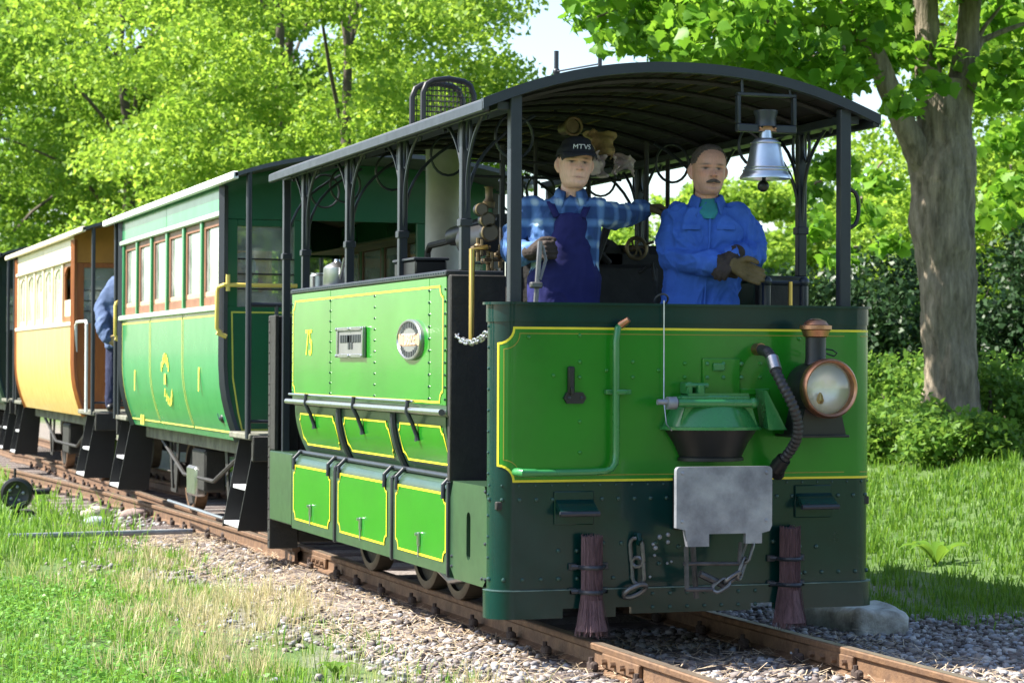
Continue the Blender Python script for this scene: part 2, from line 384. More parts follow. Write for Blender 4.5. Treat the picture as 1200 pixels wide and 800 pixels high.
def sheet(name, s0, s1, zfun0, zfun1, off, thick, m, parent, extra=()):
    cs = sorted(set(scol(s0, s1)) | set(e for e in extra if s0 < e < s1)); mb = MB(); vs = []
    for s_ in cs:
        a, b = zfun0(s_), zfun1(s_)
        vs += [FP(s_, a, off), FP(s_, b, off), FP(s_, b, off-thick), FP(s_, a, off-thick)]
    fs = []
    for i in range(len(cs)-1):
        p_, q_ = 4*i, 4*i+4
        fs += [(p_, q_, q_+1, p_+1), (p_+1, q_+1, q_+2, p_+2), (p_+2, q_+2, q_+3, p_+3), (p_+3, q_+3, q_, p_)]
    fs += [(0, 1, 2, 3), (len(vs)-4, len(vs)-1, len(vs)-2, len(vs)-3)]
    mb.add(vs, fs); return mb.build(name, m, parent, 30)
K = lambda v: (lambda s_: v)
apron = sheet('front_apron', -SE-.03, SE+.03, K(.22), K(ZT-.005), 0, .014, dgreen, loco)
sheet('apron_rim', -SE-.034, SE+.034, K(1.512), K(ZT-.006), .006, .008, dgreen, apron)
lip = sheet('apron_top_lip', -SE-.04, SE+.04, K(ZT-.006), K(ZT+.006), .022, .05, dgreen, apron)
# bottom band with two mouse holes for the rail brushes
_h1 = F(658, 715)[0], F(680, 715)[0]; _h2 = F(720, 715)[0], F(738, 715)[0]; _h3 = F(878, 705)[0], F(905, 705)[0]
def zlow(s_):
    for a, b in (_h1, _h2, _h3):
        if a <= s_ <= b: return ZB+.045
    return ZB + (.012 if s_ > _h2[1] else 0)
eps = []
for a, b in (_h1, _h2, _h3): eps += [a-1e-3, a, b, b+1e-3]
sheet('skirt_band', -SE-.03, SE+.03, zlow, K(.237), .018, .026, dgreen, apron, eps)
sheet('band_edge', -SE-.03, SE+.03, K(.2365), K(.241), .0195, .022, mat('rubbed_band_edge', (.16, .24, .24), .4, .3, vscale=7, dark=(.01, .05, .05)), apron)  # pale strip: worn edge paint with its highlight painted in
# bright panel
xl0, xl1 = -HF-.085, -HF+.005; PZ0, PZ1 = .757, 1.483; nr = .075
def pz0(s_): d = s_-xl0; return PZ0 + (math.sqrt(max(0, nr*nr-d*d)) if d < nr else 0)
def pz1(s_): d = s_-xl0; return PZ1 - (math.sqrt(max(0, nr*nr-d*d)) if d < nr else 0)
ex = [xl0+nr*k/8 for k in range(1, 9)]
sheet('front_panel', xl0, SE+.028, pz0, pz1, .003, .0025, green, apron, ex)
ln = MB(); path = [(SE+.028, PZ1)]+[(s_, PZ1) for s_ in scol(xl0+nr, SE+.028)[::-1][1:]]
path += [(xl0+nr*math.sin(t), PZ1-nr*math.cos(t)+0) if False else (xl0+nr*math.cos(t), PZ1-nr*math.sin(t)) for t in np.linspace(0, math.pi/2, 7)[1:]]
path += [(xl0, z) for z in np.linspace(PZ1-nr, PZ0+nr, 4)[1:]]
path += [(xl0+nr*math.sin(t), PZ0+nr*math.cos(t)) for t in np.linspace(0, math.pi/2, 7)[1:]]
path += [(s_, PZ0) for s_ in scol(xl0+nr, SE+.028)[1:]]
ln.ribbon([FP(a, b, .0045) for a, b in path], [FN(a) for a, b in path], .011)
ln.build('yellow_lining', yellow, apron, 0)
ln2 = MB(); p2 = [(min(a+.028, SE+.02), b+(-.026 if b > 1.2 else .026 if b < .95 else 0)) for a, b in path if True]
ln2.ribbon([FP(a, b, .0045) for a, b in p2], [FN(a) for a, b in p2], .004); ln2.build('fine_lining', mat('ochre_lining', (.3, .25, .02), .4), apron, 0)
# rivets of the front
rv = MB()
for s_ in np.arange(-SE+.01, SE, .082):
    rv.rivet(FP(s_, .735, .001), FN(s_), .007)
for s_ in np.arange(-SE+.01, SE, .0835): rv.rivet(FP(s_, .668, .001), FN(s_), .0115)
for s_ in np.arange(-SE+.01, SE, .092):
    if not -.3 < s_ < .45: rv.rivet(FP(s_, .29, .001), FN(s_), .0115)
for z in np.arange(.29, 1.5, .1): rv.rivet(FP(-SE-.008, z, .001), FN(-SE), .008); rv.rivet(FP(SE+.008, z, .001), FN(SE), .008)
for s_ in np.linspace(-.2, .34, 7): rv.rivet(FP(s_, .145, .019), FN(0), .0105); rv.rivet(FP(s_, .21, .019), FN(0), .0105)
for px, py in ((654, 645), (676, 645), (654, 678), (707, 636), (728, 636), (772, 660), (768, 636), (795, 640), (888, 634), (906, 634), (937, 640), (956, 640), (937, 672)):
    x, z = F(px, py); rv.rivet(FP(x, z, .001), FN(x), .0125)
rv.build('rivets', mat('rubbed_rivet_heads', (.03, .075, .065), .22, .3, var=.3), apron, kind='stuff')  # heads coloured lighter to stand in for specular highlights
rv = MB()
for px, py in ((619, 395), (679, 393), (679, 424), (679, 442), (679, 494), (679, 530), (710, 434), (741, 424), (741, 442), (771, 434), (802, 426), (802, 442), (890, 426), (890, 442), (936, 397), (911, 493), (648, 440), (771, 470)):
    x, z = F(px, py); rv.rivet(FP(x, z, .003), FN(x), .011)
rv.build('panel_rivets', green, apron, kind='stuff')
# green pipe on the front
g2 = mat('green_pipe_paint', (.03, .2, .055), .25, var=.2, coat=.5)
def pf(px, py, o): x, z = F(px, py, -RC-o); return Vector((x, -RC-o, z))
pp = MB(); pts = [pf(733, 378, .0), pf(729, 380, .05), pf(724, 384, .06)]
pts += [pf(722, y, .06) for y in (400, 430, 460, 500, 530)]+[pf(721, 542, .06), pf(717, 549, .06), pf(709, 552, .06), pf(690, 553, .06), pf(640, 554, .06), pf(622, 554, .06)]
pp.tube(pts, .0165, 12); pipe = pp.build('pipe', g2, loco)
e = MB(); e.tube([pf(628, 554, .06), pf(612, 554, .06), pf(606, 553, .03), pf(604, 553, 0)], [.019, .021, .021, .02], 12); e.build('pipe_end', g2, pipe)
e = MB(); x, z = F(722, 459); e.box(x-.065, x+.065, -RC-.04, -RC-.003, z-.011, z+.011, .004); e.box(x-.026, x+.026, -RC-.085, -RC-.04, z-.012, z+.012, .006); e.build('pipe_clip', g2, pipe)
e = MB(); e.tube([pf(727, 381, .055), pf(737, 374, .085)], [.02, .014], 10); e.build('pipe_nozzle', copper, pipe)
# black latch
l = MB(); x, z = F(672, 466); l.prism([(x-.055, z), (x-.04, z-.027), (x+.04, z-.027), (x+.058, z), (x+.04, z+.027), (x-.04, z+.027)], lambda a, b: (a, -RC-.003, b), lambda a, b: (a, -RC-.024, b))
l.box(x-.035, x-.003, -RC-.03, -RC-.003, z+.02, z+.15, .006); l.box(x-.028, x-.01, -RC-.045, -RC-.02, z+.015, z+.05, .004)
lt = l.build('latch', black, loco)
l = MB(); l.rivet((x-.03, -RC-.024, z), (0, -1, 0), .009); l.rivet((x+.032, -RC-.024, z), (0, -1, 0), .009); l.build('latch_bolts', slate, lt)
# thin bell cord and ring on the lip
w = MB(); w.tube([pf(778, 352, .03), pf(778, 400, .03), pf(778, 470, .03), pf(781, 497, .09), pf(787, 504, .16)], .0035, 6); w.build('signal_wire', steel, loco)
w = MB(); c = Vector((F(775, 348, -.09)[0], -.09, 1.625)); w.tube([c+Vector((.034*math.cos(t), .0-.02*math.sin(t), .028*math.sin(t))) for t in np.linspace(0, 2*math.pi, 17)[:-1]], .005, 6, True); w.build('ring', slate, loco)
# ------- horn-shaped coupling pocket: green hood over a black funnel
HX = F(847, 503, -.27)[0]; hy = -.1
hood = thing_parent = MB()
def halfcone(mb, prof, a0=-100, a1=100, n=26, sy=.72, th=.012):
    """prof: (radius, z); a bowl open to the back, against the apron"""
    vs = []
    A = [R(a0+(a1-a0)*k/n) for k in range(n+1)]
    for t in (0, th):
        for r, z in prof:
            for a in A: vs.append((HX+(r-t)*math.sin(a), min(hy-.003, hy-.02-(r-t)*sy*math.cos(a)), z))
    m_ = n+1; L = len(prof)*m_; fs = []
    for i in range(len(prof)-1):
        for k in range(n):
            q = i*m_+k; fs += [(q, q+1, q+m_+1, q+m_), (L+q, L+q+m_, L+q+m_+1, L+q+1)]
    for k in range(n):
        fs += [(k+1, k, L+k, L+k+1)]; q = (len(prof)-1)*m_+k; fs += [(q, q+1, L+q+1, L+q)]
    return mb.add(vs, fs)
zb_, zt_ = F(847, 503, -.28)[1], F(847, 463, -.2)[1]
mb = MB(); halfcone(mb, [(.155, zt_), (.17, zt_-.02), (.215, (zt_+zb_)/2), (.25, zb_+.012), (.262, zb_+.01), (.262, zb_-.004), (.245, zb_-.006)]); hood = mb.build('coupling_hood', g2, loco)
mb = MB(); halfcone(mb, [(.235, zb_-.006), (.19, zb_-.07), (.158, zb_-.135), (.168, zb_-.14), (.168, zb_-.155), (.15, zb_-.157)]); mb.build('coupling_funnel', black, hood)
mb = MB(); mb.prism([(HX-.2, zb_+.02), (HX-.155, zt_+.01), (HX+.155, zt_+.01), (HX+.2, zb_+.02)], lambda a, b: (a, hy-.125, b), lambda a, b: (a, hy-.11, b)); mb.build('hood_plate', g2, hood)
mb = MB(); x0, z0 = F(822, 455); x1, z1 = F(866, 420); mb.box(x0, x1, -RC-.018, -RC-.003, z0-.03, z1, .004); mb.box(x1, x1+.16, -RC-.014, -RC-.003, z0-.03, z0+.0, .004); bk = mb.build('coupling_back_plate', green, hood)
mb = MB()
for px in (827, 846, 867):
    for py in (426, 442): x, z = F(px, py); mb.rivet((x, -RC-.018, z), (0, -1, 0), .011)
x, z = F(840, 430); mb.box(x-.03, x+.03, -RC-.034, -RC-.018, z-.018, z+.018, .004); mb.build('plate_rivets', g2, bk, kind='stuff')
mb = MB(); zr = F(820, 472, -.24)[1]; xa, xb = F(793, 472, -.24)[0], F(882, 470, -.24)[0]
mb.cyl((xa, -.25, zr), (xb, -.25, zr), .021, n=12); mb.sphere((xb, -.25, zr), .026); mb.box(xa+.02, xb-.02, -.25, -.1, zr+.018, zr+.03, .003)
mb.build('coupling_bar', g2, hood)
mb = MB(); xa = F(783, 472, -.24)[0]; mb.cyl((xa-.06, -.25, zr+.005), (xa+.06, -.25, zr+.005), .014, n=10); mb.cyl((xa-.01, -.25, zr), (xa+.035, -.25, zr), .032, n=10); mb.build('bar_knob', worn, hood)
mb = MB(); x, z = F(815, 455, -.18); mb.box(x-.05, x-.02, -.2, -.1, z-.03, z+.03, .006); mb.box(x+.0, x+.035, -.22, -.1, z-.045, z+.02, .006); mb.cyl((x-.06, -.19, z+.015), (x+.06, -.19, z+.015), .012, n=8); mb.build('hinge', g2, hood)
mb = MB(); mb.prism([(F(884, 455)[0], F(884, 455)[1]), (F(888, 455)[0], F(884, 455)[1]), (F(911, 500)[0], F(911, 500)[1]), (F(890, 500)[0], F(911, 500)[1])], lambda a, b: (a, -.102, b), lambda a, b: (a-.02, -.25, b-.01)); mb.build('gusset', g2, hood)
# ------- hose
hs = MB(); hp = [pf(889, 409, 0), pf(893, 410, .06), pf(900, 413, .13), pf(905, 422, .19), pf(909, 434, .24), pf(916, 449, .28), pf(924, 464, .30), pf(931, 480, .30), pf(935, 496, .28), pf(934, 512, .25), pf(928, 525, .2), pf(919, 537, .15), pf(913, 545, .1)]
# smooth resample with ribs
cr = []
for i in range(len(hp)-1):
    p0, p1, p2_, p3 = hp[max(i-1, 0)], hp[i], hp[i+1], hp[min(i+2, len(hp)-1)]
    for t in np.linspace(0, 1, 12, endpoint=False): cr.append(.5*((2*p1)+(-p0+p2_)*t+(2*p0-5*p1+4*p2_-p3)*t*t+(-p0+3*p1-3*p2_+p3)*t**3))
cr.append(hp[-1])
rr = [(.027 if (i // 2) % 2 else .0225) if 24 < i < len(cr)-8 else .027 for i in range(len(cr))]
hs.tube(cr, rr, 12); hose = hs.build('hose', rubber, loco, 60)
e = MB(); e.cyl(hp[-2], hp[-1]+Vector((-.02, .0, -.02)), .036, n=12); e.sphere(hp[-1], .042); e.cyl(hp[-1], pf(911, 556, .05), .034, n=12); e.build('hose_coupling', black, hose)
e = MB(); e.cyl(pf(886, 409, -.0), pf(892, 409, .05), .03, n=12); e.build('hose_union', copper, hose); e = MB(); e.cyl(hp[3]+Vector((0, 0, .01)), hp[4], .031, n=12); e.build('hose_clamp', steel, hose)
# ------- buffer plate
by = -.46
def pb(px, py, y=by): x, z = F(px, py, y); return x, z
xa, za = pb(793, 547); xb, _ = pb(905, 547); zc = pb(850, 625)[1]; zd = pb(850, 637)[1]; na, nb_ = pb(831, 620)[0], pb(874, 620)[0]
rc = .02; poly = []
for cx_, cz_, a0 in ((xa+rc, za-rc, 180), (xb-rc, za-rc, 90)):
    for k in range(5): a = R(a0-90*k/4); poly.append((cx_+rc*math.cos(a), cz_+rc*math.sin(a)))
poly += [(xb, zc+.035), (xb-.012, zc+.01), (pb(893, 620)[0], zc), (pb(893, 620)[0], zd), (nb_, zd), (nb_, zc), (na, zc), (na, zd-.01), (pb(806, 620)[0], zd-.01), (pb(803, 620)[0], zc+.02), (xa, zc+.03)]
mb = MB(); mb.prism(poly, lambda a, b: (a, by+.03, b), lambda a, b: (a, by, b)); buf = mb.build('buffer_plate', worn, loco, 30)
mb = MB(); xm = (xa+xb)/2; zm = (za+zc)/2; mb.box(xm-.1, xm+.1, by+.03, -.1, zm-.16, zm+.02, .01); mb.box(xm-.12, xm+.16, -.14, -.105, zm-.16, zm+.1, .006); mb.build('buffer_stem', sootm, buf)
mb = MB()
for a, b in ((xa+.03, za-.03), (xb-.03, za-.03), (xa+.03, zc+.06), (xb-.03, zc+.06)): mb.rivet((a, by, b), (0, -1, 0), .01)
mb.build('buffer_bolts', worn, buf, kind='stuff')
def linkchain(mb, a, b, Lk=.075, r=.009, w=.022):
    a, b = Vector(a), Vector(b); n = max(1, round((b-a).length/(Lk*.72))); d = (b-a)/n; t = d.normalized(); u = t.orthogonal().normalized(); v_ = t.cross(u)
    for k in range(n):
        c = a+d*(k+.5); q = u if k % 2 else v_; hl = Lk/2-w
        pts = [c+t*(hl+w*math.cos(x_)) + q*(w*math.sin(x_)) for x_ in np.linspace(-math.pi/2, math.pi/2, 6)]+[c-t*(hl+w*math.cos(x_)) - q*(w*math.sin(x_)) for x_ in np.linspace(-math.pi/2, math.pi/2, 6)]
        mb.tube(pts, r, 7, True)
    return mb
def P3(px, py, y): x, z = F(px, py, y); return Vector((x, y, z))
mb = MB()
mb.tube([P3(804, 640, -.36), P3(805, 690, -.36)], .012, 8); mb.tube([P3(801, 660, -.36), P3(866, 660, -.36)], .01, 8); mb.tube([P3(803, 690, -.36), P3(834, 690, -.36)], .013, 8)
mb.tube([P3(868, 635, -.36), P3(866, 660, -.36)], .01, 8); mb.tube([P3(812, 640, -.3), P3(816, 700, -.26)], .014, 8); mb.tube([P3(820, 672, -.33), P3(846, 684, -.33), P3(848, 688, -.33)], .018, 8)
cf = mb.build('coupling_frame', mat('oily_iron', (.09, .09, .1), .45, .6, var=.5, vscale=25), loco)
mb = MB(); linkchain(mb, P3(879, 636, -.34), P3(866, 676, -.36), .11, .0085, .02); linkchain(mb, P3(866, 672, -.36), P3(838, 690, -.36), .09, .0095, .022); mb.build('coupling_links', mat('dull_chain_steel', (.2, .2, .21), .4, .8, var=.4, vscale=25), cf)
mb = MB(); a = P3(745, 632, -.13); linkchain(mb, a, P3(747, 662, -.13), .14, .0105, .032); linkchain(mb, P3(747, 655, -.13), P3(748, 682, -.13), .13, .0105, .03)
c = P3(744, 692, -.15); mb.tube([c+Vector((.055*math.cos(t)+.01*math.sin(t), -.02*math.sin(t), .012*math.cos(t)+.03*math.sin(t))) for t in np.linspace(0, 2*math.pi, 21)[:-1]], .0115, 8, True)
sch = mb.build('drawbar_chain', MATS['dull_chain_steel'], loco)
mb = MB(); q = P3(745, 631, -.11); mb.tube([q+Vector((0, .01, .02)), q+Vector((0, -.04, .02)), q+Vector((0, -.05, 0)), q+Vector((0, -.03, -.02))], .014, 8); mb.build('chain_hook', dgreen, sch)
mb = MB(); q = P3(775, 650, -.108); 
for k in range(9): mb.rivet(FP(q.x+random.uniform(-.06, .06), q.z+random.uniform(-.11, .1), .002), FN(0), random.uniform(.006, .013))
mb.build('worn_bolt_heads', worn, apron, kind='stuff')
# ------- rail brushes
for nm, px, ptop, pbot in (('a', 693, 628, 738), ('b', 925, 618, 728)):
    mb = MB(); x, zt = F(px, ptop, -.15); _, zl = F(px, pbot, -.15); pts = []
    q0 = [(0, 1), (.3, 1), (.6, .98), (.75, 1.05), (.88, 1.3), (1, 1.55)]
    cs = [Vector((x, -.16, zt+(zl-zt)*t)) for t, _ in q0]; mb.tube(cs, [.049*k for _, k in q0], 16); br = mb.build('rail_brush', bristle, loco)
    mb = MB()
    for k in range(260):
        a = random.random()*6.283; r0 = .047*math.sqrt(random.random()); d = Vector((math.cos(a), math.sin(a), 0)); st = random.uniform(.5, .75); z1_ = zl-random.uniform(-.01, .035)
        mb.tube([Vector((x, -.16, zt+(zl-zt)*st))+d*r0*1.05, Vector((x, -.16, z1_))+d*(r0*1.75+.004)], [.0022, .0014], 3, cap=False)
    for k in range(120):
        a = random.random()*6.283; d = Vector((math.cos(a), math.sin(a), 0))*.05; mb.tube([Vector((x, -.16, zt+random.uniform(-.01, .012)))+d, Vector((x, -.16, zt-.3))+d], [.0022, .0022], 3, cap=False)
    mb.build('bristles', bristle, br, kind='stuff')
    for py in (664-(10 if nm == 'b' else 0), 693-(9 if nm == 'b' else 0)):
        z = F(px, py, -.15)[1]; mb = MB(); mb.tube([(x-.085, -.112, z), (x-.055, -.13, z), (x-.05, -.17, z), (x-.03, -.205, z), (x, -.216, z), (x+.03, -.205, z), (x+.05, -.17, z), (x+.055, -.13, z), (x+.085, -.112, z)], .011, 6)
        mb.box(x-.1, x-.06, -.118, -.102, z-.016, z+.016, .003); mb.box(x+.06, x+.1, -.118, -.102, z-.016, z+.016, .003); mb.build('brush_strap', slate, br)
# ------- footsteps on the apron
for px, py in ((672, 596), (952, 588)):
    x, z = F(px, py); mb = MB()
    mb.prism([(-.102, z+.06), (-.105, z+.05), (-.19, z-.005), (-.19, z-.03), (-.175, z-.03), (-.102, z+.02)], lambda a, b: (x-.095, a, b), lambda a, b: (x+.095, a, b)); st = mb.build('footstep', slate if False else dgreen, loco, 30)
    mb = MB(); mb.box(x-.1, x+.1, -.112, -.102, z-.075, z+.085, .004); mb.build('step_bracket', dgreen, st)
    mb = MB(); mb.cyl((x-.1, -.191, z-.018), (x+.1, -.191, z-.018), .013, n=8)
    mb.build('step_edge', slate, st)
# ------- headlamp (a thing of its own on its bracket)
ly = -.40; lx, lz = F(972, 455, ly); lr = .136
lamp = thing('headlamp', 'round brass-rimmed headlamp with copper chimney on the engine front', 'lamp', (lx, ly+.15, lz-.2))
mb = MB(); mb.lathe([(lr*.97, -.01), (lr*1.0, .0), (lr*1.0, .1), (lr*.9, .2), (lr*.72, .24), (0, .245)], (lx, ly+.035, lz), (0, 1, 0), 36, False); mb.build('lamp_body', black, lamp)
mb = MB(); mb.lathe([(lr*.9, .035), (lr*.92, -.015), (lr*.99, -.025), (lr*1.06, -.012), (lr*1.06, .03), (lr*.98, .045)], (lx, ly, lz), (0, 1, 0), 40, False); mb.build('lamp_rim', copper, lamp)
mb = MB(); mb.lathe([(lr*.93*k, .02+.06*(1-k*k)) for k in (1, .9, .75, .6, .45, .3, .15, .0)], (lx, ly, lz), (0, 1, 0), 36, False); mb.build('reflector', refl, lamp)
mb = MB(); mb.lathe([(lr*.93*k, -.035*(1-k*k)+.002) for k in (1, .9, .75, .6, .45, .3, .15, .0)], (lx, ly, lz), (0, 1, 0), 36, False); me_ = mb.mesh('lens', lens)
if sum(p_.normal.y for p_ in me_.polygons) > 0: me_.flip_normals()
link('lens', me_, lamp)
mb = MB(); mb.lathe([(.012, 0), (.02, .015), (.013, .04), (.004, .055)], (lx-.02, ly+.06, lz-.075), (0, 0, 1), 12); mb.build('burner', brass, lamp)
cx_ = lx-.025; cy_ = ly+.1; zc0 = lz+lr*.85
mb = MB(); mb.lathe([(.056, 0), (.05, .03), (.05, .13), (.055, .135)], (cx_, cy_, zc0), (0, 0, 1), 24); mb.build('lamp_chimney', black, lamp)
mb = MB(); mb.lathe([(.05, .13), (.06, .135), (.07, .165), (.078, .17), (.078, .188), (.062, .192), (.05, .21), (.02, .222), (0, .223)], (cx_, cy_, zc0), (0, 0, 1), 24); mb.build('chimney_cap', copper, lamp)
mb = MB(); mb.tube([(cx_+.05, cy_, zc0+.075), (cx_+.085, cy_-.01, zc0+.07), (cx_+.11, cy_-.01, zc0+.055), (cx_+.1, cy_, zc0+.04), (cx_+.05, cy_, zc0+.055)], .004, 6); mb.build('handle_wire', black, lamp)
zb2 = lz-lr-.09; mb = MB(); mb.prism([(lx-.13, zb2), (lx-.1, lz-.1), (lx+.09, lz-.1), (lx+.12, zb2)], lambda a, b: (a, ly+.06, b), lambda a, b: (a, ly+.24, b)); mb.box(lx-.15, lx+.13, ly+.04, -.1035, zb2-.012, zb2, .003); mb.build('lamp_bracket', black, lamp)

# ------------------------------------------------------------------ engine sides
TY0, TY1 = .69, 4.14
def notch_poly(y0, y1, z0, z1, r): return notched(y0, y1, z0, z1, r)
def lidx(z):                              # hatches lean in towards their foot
    t = (1.03-z)/.30; return .985-.085*t*t
def side(g):
    near = g < 0; nx = Vector((g, 0, 0))
    X = lambda v: g*v
    tank = MB(); tank.box(X(.70), X(H), TY0, TY1, 1.04, 1.755, .012); tk = tank.build('side_tank', mgreen, loco)
    mb = MB(); mb.box(X(.695), X(H+.012), TY0-.006, TY1+.006, 1.755, 1.785, .006); mb.build('tank_top_moulding', slate, tk)
    mb = MB(); mb.box(X(.70), X(H-.001), TY0-.05, TY0-.001, .72, 1.76, .006); mb.build('tank_end_plate', sootm, tk)
    # four plates of the tank wall
    seams = [TY0+.01, 1.0, 2.08, 3.11, TY1-.01]
    for k in range(4):
        mb = MB(); mb.box(X(H-.004), X(H+.003+.0015*(k % 2)), seams[k]+.0005, seams[k+1]-.0005, 1.1, 1.752, .0012); mb.build('tank_plate', green, tk)
    rv = MB()
    for y in (seams[0]+.012, seams[1], seams[2], seams[3], seams[4]-.012):
        for z in np.arange(1.13, 1.745, .062): rv.rivet((X(H+.005), y, z), nx, .0075, 6)
    for y in np.arange(TY0+.03, TY1, .045): rv.rivet((X(H+.012), y, 1.77), nx, .0055, 5)
    rv.build('tank_rivets', dgreen, tk, kind='stuff')
    ln = MB(); ln.ribbon([(X(H+.0065), a, b) for a, b in notched(TY0+.06, TY1-.05, 1.115, 1.705, .055)], nx, .011, True); ln.build('tank_lining', yellow, tk, 0)
    # bright handrail with its upper rod
    mb = MB(); mb.cyl((X(H+.035), TY0-.02, 1.066), (X(H+.035), TY1, 1.066), .017, n=12)
    for y in (TY0+.03, 2.4, TY1-.04): mb.cyl((X(H-.01), y, 1.066), (X(H+.035), y, 1.066), .012, n=8)
    hr = mb.build('handrail', steel, loco); mb = MB(); mb.cyl((X(H+.03), 1.2, 1.112), (X(H+.03), TY1-.05, 1.112), .008, n=8); mb.build('upper_rod', steel, hr)
    # three leaning hatches
    bounds = [(S(520, 540)[0], S(462, 540)[0]), (S(455, 540)[0], S(398, 540)[0]), (S(392, 540)[0], S(347, 540)[0])]
    zz = np.linspace(1.04, .735, 9)
    mb = MB(); vs = []
    for z in zz: vs += [(X(lidx(z)-.012), TY0, z), (X(lidx(z)-.012), TY1, z)]
    mb.add(vs, [(2*i, 2*i+1, 2*i+3, 2*i+2) for i in range(8)]); mb.build('hatch_wall', mgreen, loco, 60)
    for (y0, y1) in bounds:
        mb = MB(); vs = []
        for z in zz: vs += [(X(lidx(z)), y0, z), (X(lidx(z)), y1, z), (X(lidx(z)-.012), y1, z), (X(lidx(z)-.012), y0, z)]
        fs = []
        for i in range(8):
            for k in range(4): fs.append((4*i+k, 4*i+(k+1) % 4, 4*i+4+(k+1) % 4, 4*i+4+k))
        fs += [(0, 1, 2, 3), (32, 33, 34, 35)]; mb.add(vs, fs); hat = mb.build('hatch', mgreen, loco, 50)
        pl = MB(); ys_ = (y0+.05, y1-.05); z0, z1 = .80, .985; vs = []
        for z in np.linspace(z1, z0, 7): vs += [(X(lidx(z)+.003), ys_[0], z), (X(lidx(z)+.003), ys_[1], z)]
        pl.add(vs, [(2*i, 2*i+1, 2*i+3, 2*i+2) for i in range(6)]); pl.build('hatch_panel', green, hat, 60)
        ln = MB(); ln.ribbon([(X(lidx(b)+.005), a, b) for a, b in notched(y0+.045, y1-.045, .795, .99, .04)], nx, .011, True); ln.build('hatch_lining', yellow, hat, 0)
        ym = (y0+y1)/2+.05; st = MB(); st.tube([(X(H+.045), ym, 1.12), (X(H+.05), ym, 1.06), (X(H+.02), ym, 1.0), (X(lidx(.93)+.012), ym, .93), (X(lidx(.9)+.014), ym, .905)], [.011, .013, .012, .012, .018], 8); st.build('hatch_catch', slate, hat)
    for y in (bounds[0][1]+.02, bounds[1][1]+.02):
        mb = MB(); vs = []
        mb.tube([(X(lidx(z)+.008), y, z) for z in zz], .022, 8); mb.build('hatch_post', slate, loco)
    mb = MB(); mb.box(X(.86), X(.985), TY0, TY1, .25, .7, .01); mb.build('lower_tank', sootm, loco)
    # lower doors with rounded shoulders
    db = [(S(527, 600)[0], S(461, 600)[0]), (S(457, 600)[0], S(394, 600)[0]), (S(390, 600)[0], S(342, 600)[0])]
    for (y0, y1) in db:
        prof = [(H, .25), (H, .66)]+[(H-.06+.06*math.cos(a), .66+.06*math.sin(a)) for a in np.linspace(0, math.pi/2, 6)[1:]]+[(H-.11, .72), (H-.11, .25)]
        mb = MB(); mb.prism(prof, lambda a, b: (X(a), y0, b), lambda a, b: (X(a), y1, b)); dr = mb.build('tank_door', mgreen, loco, 40)
        pl = MB(); po = notched(y0+.06, y1-.06, .315, .655, .05); pl.prism(po, lambda a, b: (X(H+.0005), a, b), lambda a, b: (X(H+.003), a, b)); pl.build('door_panel', green, dr, 0)
        ln = MB(); ln.ribbon([(X(H+.0045), a, b) for a, b in po], nx, .012, True); ln.build('door_lining', yellow, dr, 0)
        ln = MB(); ln.box(X(H-.001), X(H+.003), y0+.07, y1-.07, .662, .67, 0); 
        ym = (y0+y1)/2; mb = MB(); mb.box(X(H+.002), X(H+.018), ym-.012, ym+.012, .36, .43, .004); mb.cyl((X(H), ym, .42), (X(H+.03), ym, .42), .009, n=8); mb.cyl((X(H+.012), ym, .3), (X(H+.012), ym, .36), .005, n=6); mb.build('door_catch', steel, dr)
        for yy in (y0+.09, y1-.09):
            mb = MB(); mb.tube([(X(H-.08), yy, .735), (X(H-.03), yy, .738), (X(H+.008), yy, .7), (X(H+.01), yy, .63)], .012, 8); mb.build('door_strap', slate, dr)
    mb = MB(); mb.cyl((X(H-.055), TY0, .738), (X(H-.055), TY1, .738), .014, n=8); mb.build('hinge_rod', slate, loco)
    for y in (db[0][1]+.02, db[1][1]+.02): mb = MB(); mb.box(X(H-.05), X(H+.012), y-.016, y+.016, .24, .7, .008); mb.build('door_post', slate, loco)
    mb = MB(); mb.box(X(H-.03), X(H+.012), TY0-.052, TY0-.03, .24, .72, .004); mb.build('door_post', slate, loco)
    # front box with a slot, rear box
    y0, y1, z0, z1 = .032, TY0-.055, .24, .725; yc, zc = S(548, 628); N = 24; inn = []; out = []
    for k in range(N):
        a = 2*math.pi*k/N; dy, dz = math.cos(a), math.sin(a); cy = yc+.033*dy; cz = zc+.033*dz+(.085 if dz > 0 else -.085); inn.append((cy, cz))
        t = min([(y1-yc)/dy if dy > 1e-6 else 9, (y0-yc)/dy if dy < -1e-6 else 9, (z1-zc)/dz if dz > 1e-6 else 9, (z0-zc)/dz if dz < -1e-6 else 9]); out.append((yc+dy*t, zc+dz*t))
    mb = MB(); vs = [(X(H-.004), a, b) for a, b in out]+[(X(H-.004), a, b) for a, b in inn]+[(X(H-.05), a, b) for a, b in inn]
    fs = [(k, (k+1) % N, N+(k+1) % N, N+k) for k in range(N)]+[(N+k, N+(k+1) % N, 2*N+(k+1) % N, 2*N+k) for k in range(N)]; mb.add(vs, fs)
    vs = [(X(H-.004), y0, z0), (X(H-.004), y1, z0), (X(H-.004), y1, z1), (X(H-.004), y0, z1)]; vs += [(X(.8), a[1], a[2]) for a in vs]
    mb.add(vs, [(0, 1, 5, 4), (1, 2, 6, 5), (2, 3, 7, 6), (3, 0, 4, 7)]); mb.box(X(.8), X(.9), y0, y1, z0, z1-.004); fb = mb.build('front_box', mgreen, loco, 30)
    rv = MB()
    for yy, z_ in ((y0+.03, .28), (y0+.08, .28), (y0+.03, .7), (y1-.03, .3), (y1-.03, .35), (y0+.03, .45)): rv.rivet((X(H-.003), yy, z_), nx, .009)
    rv.build('box_rivets', slate, fb, kind='stuff')
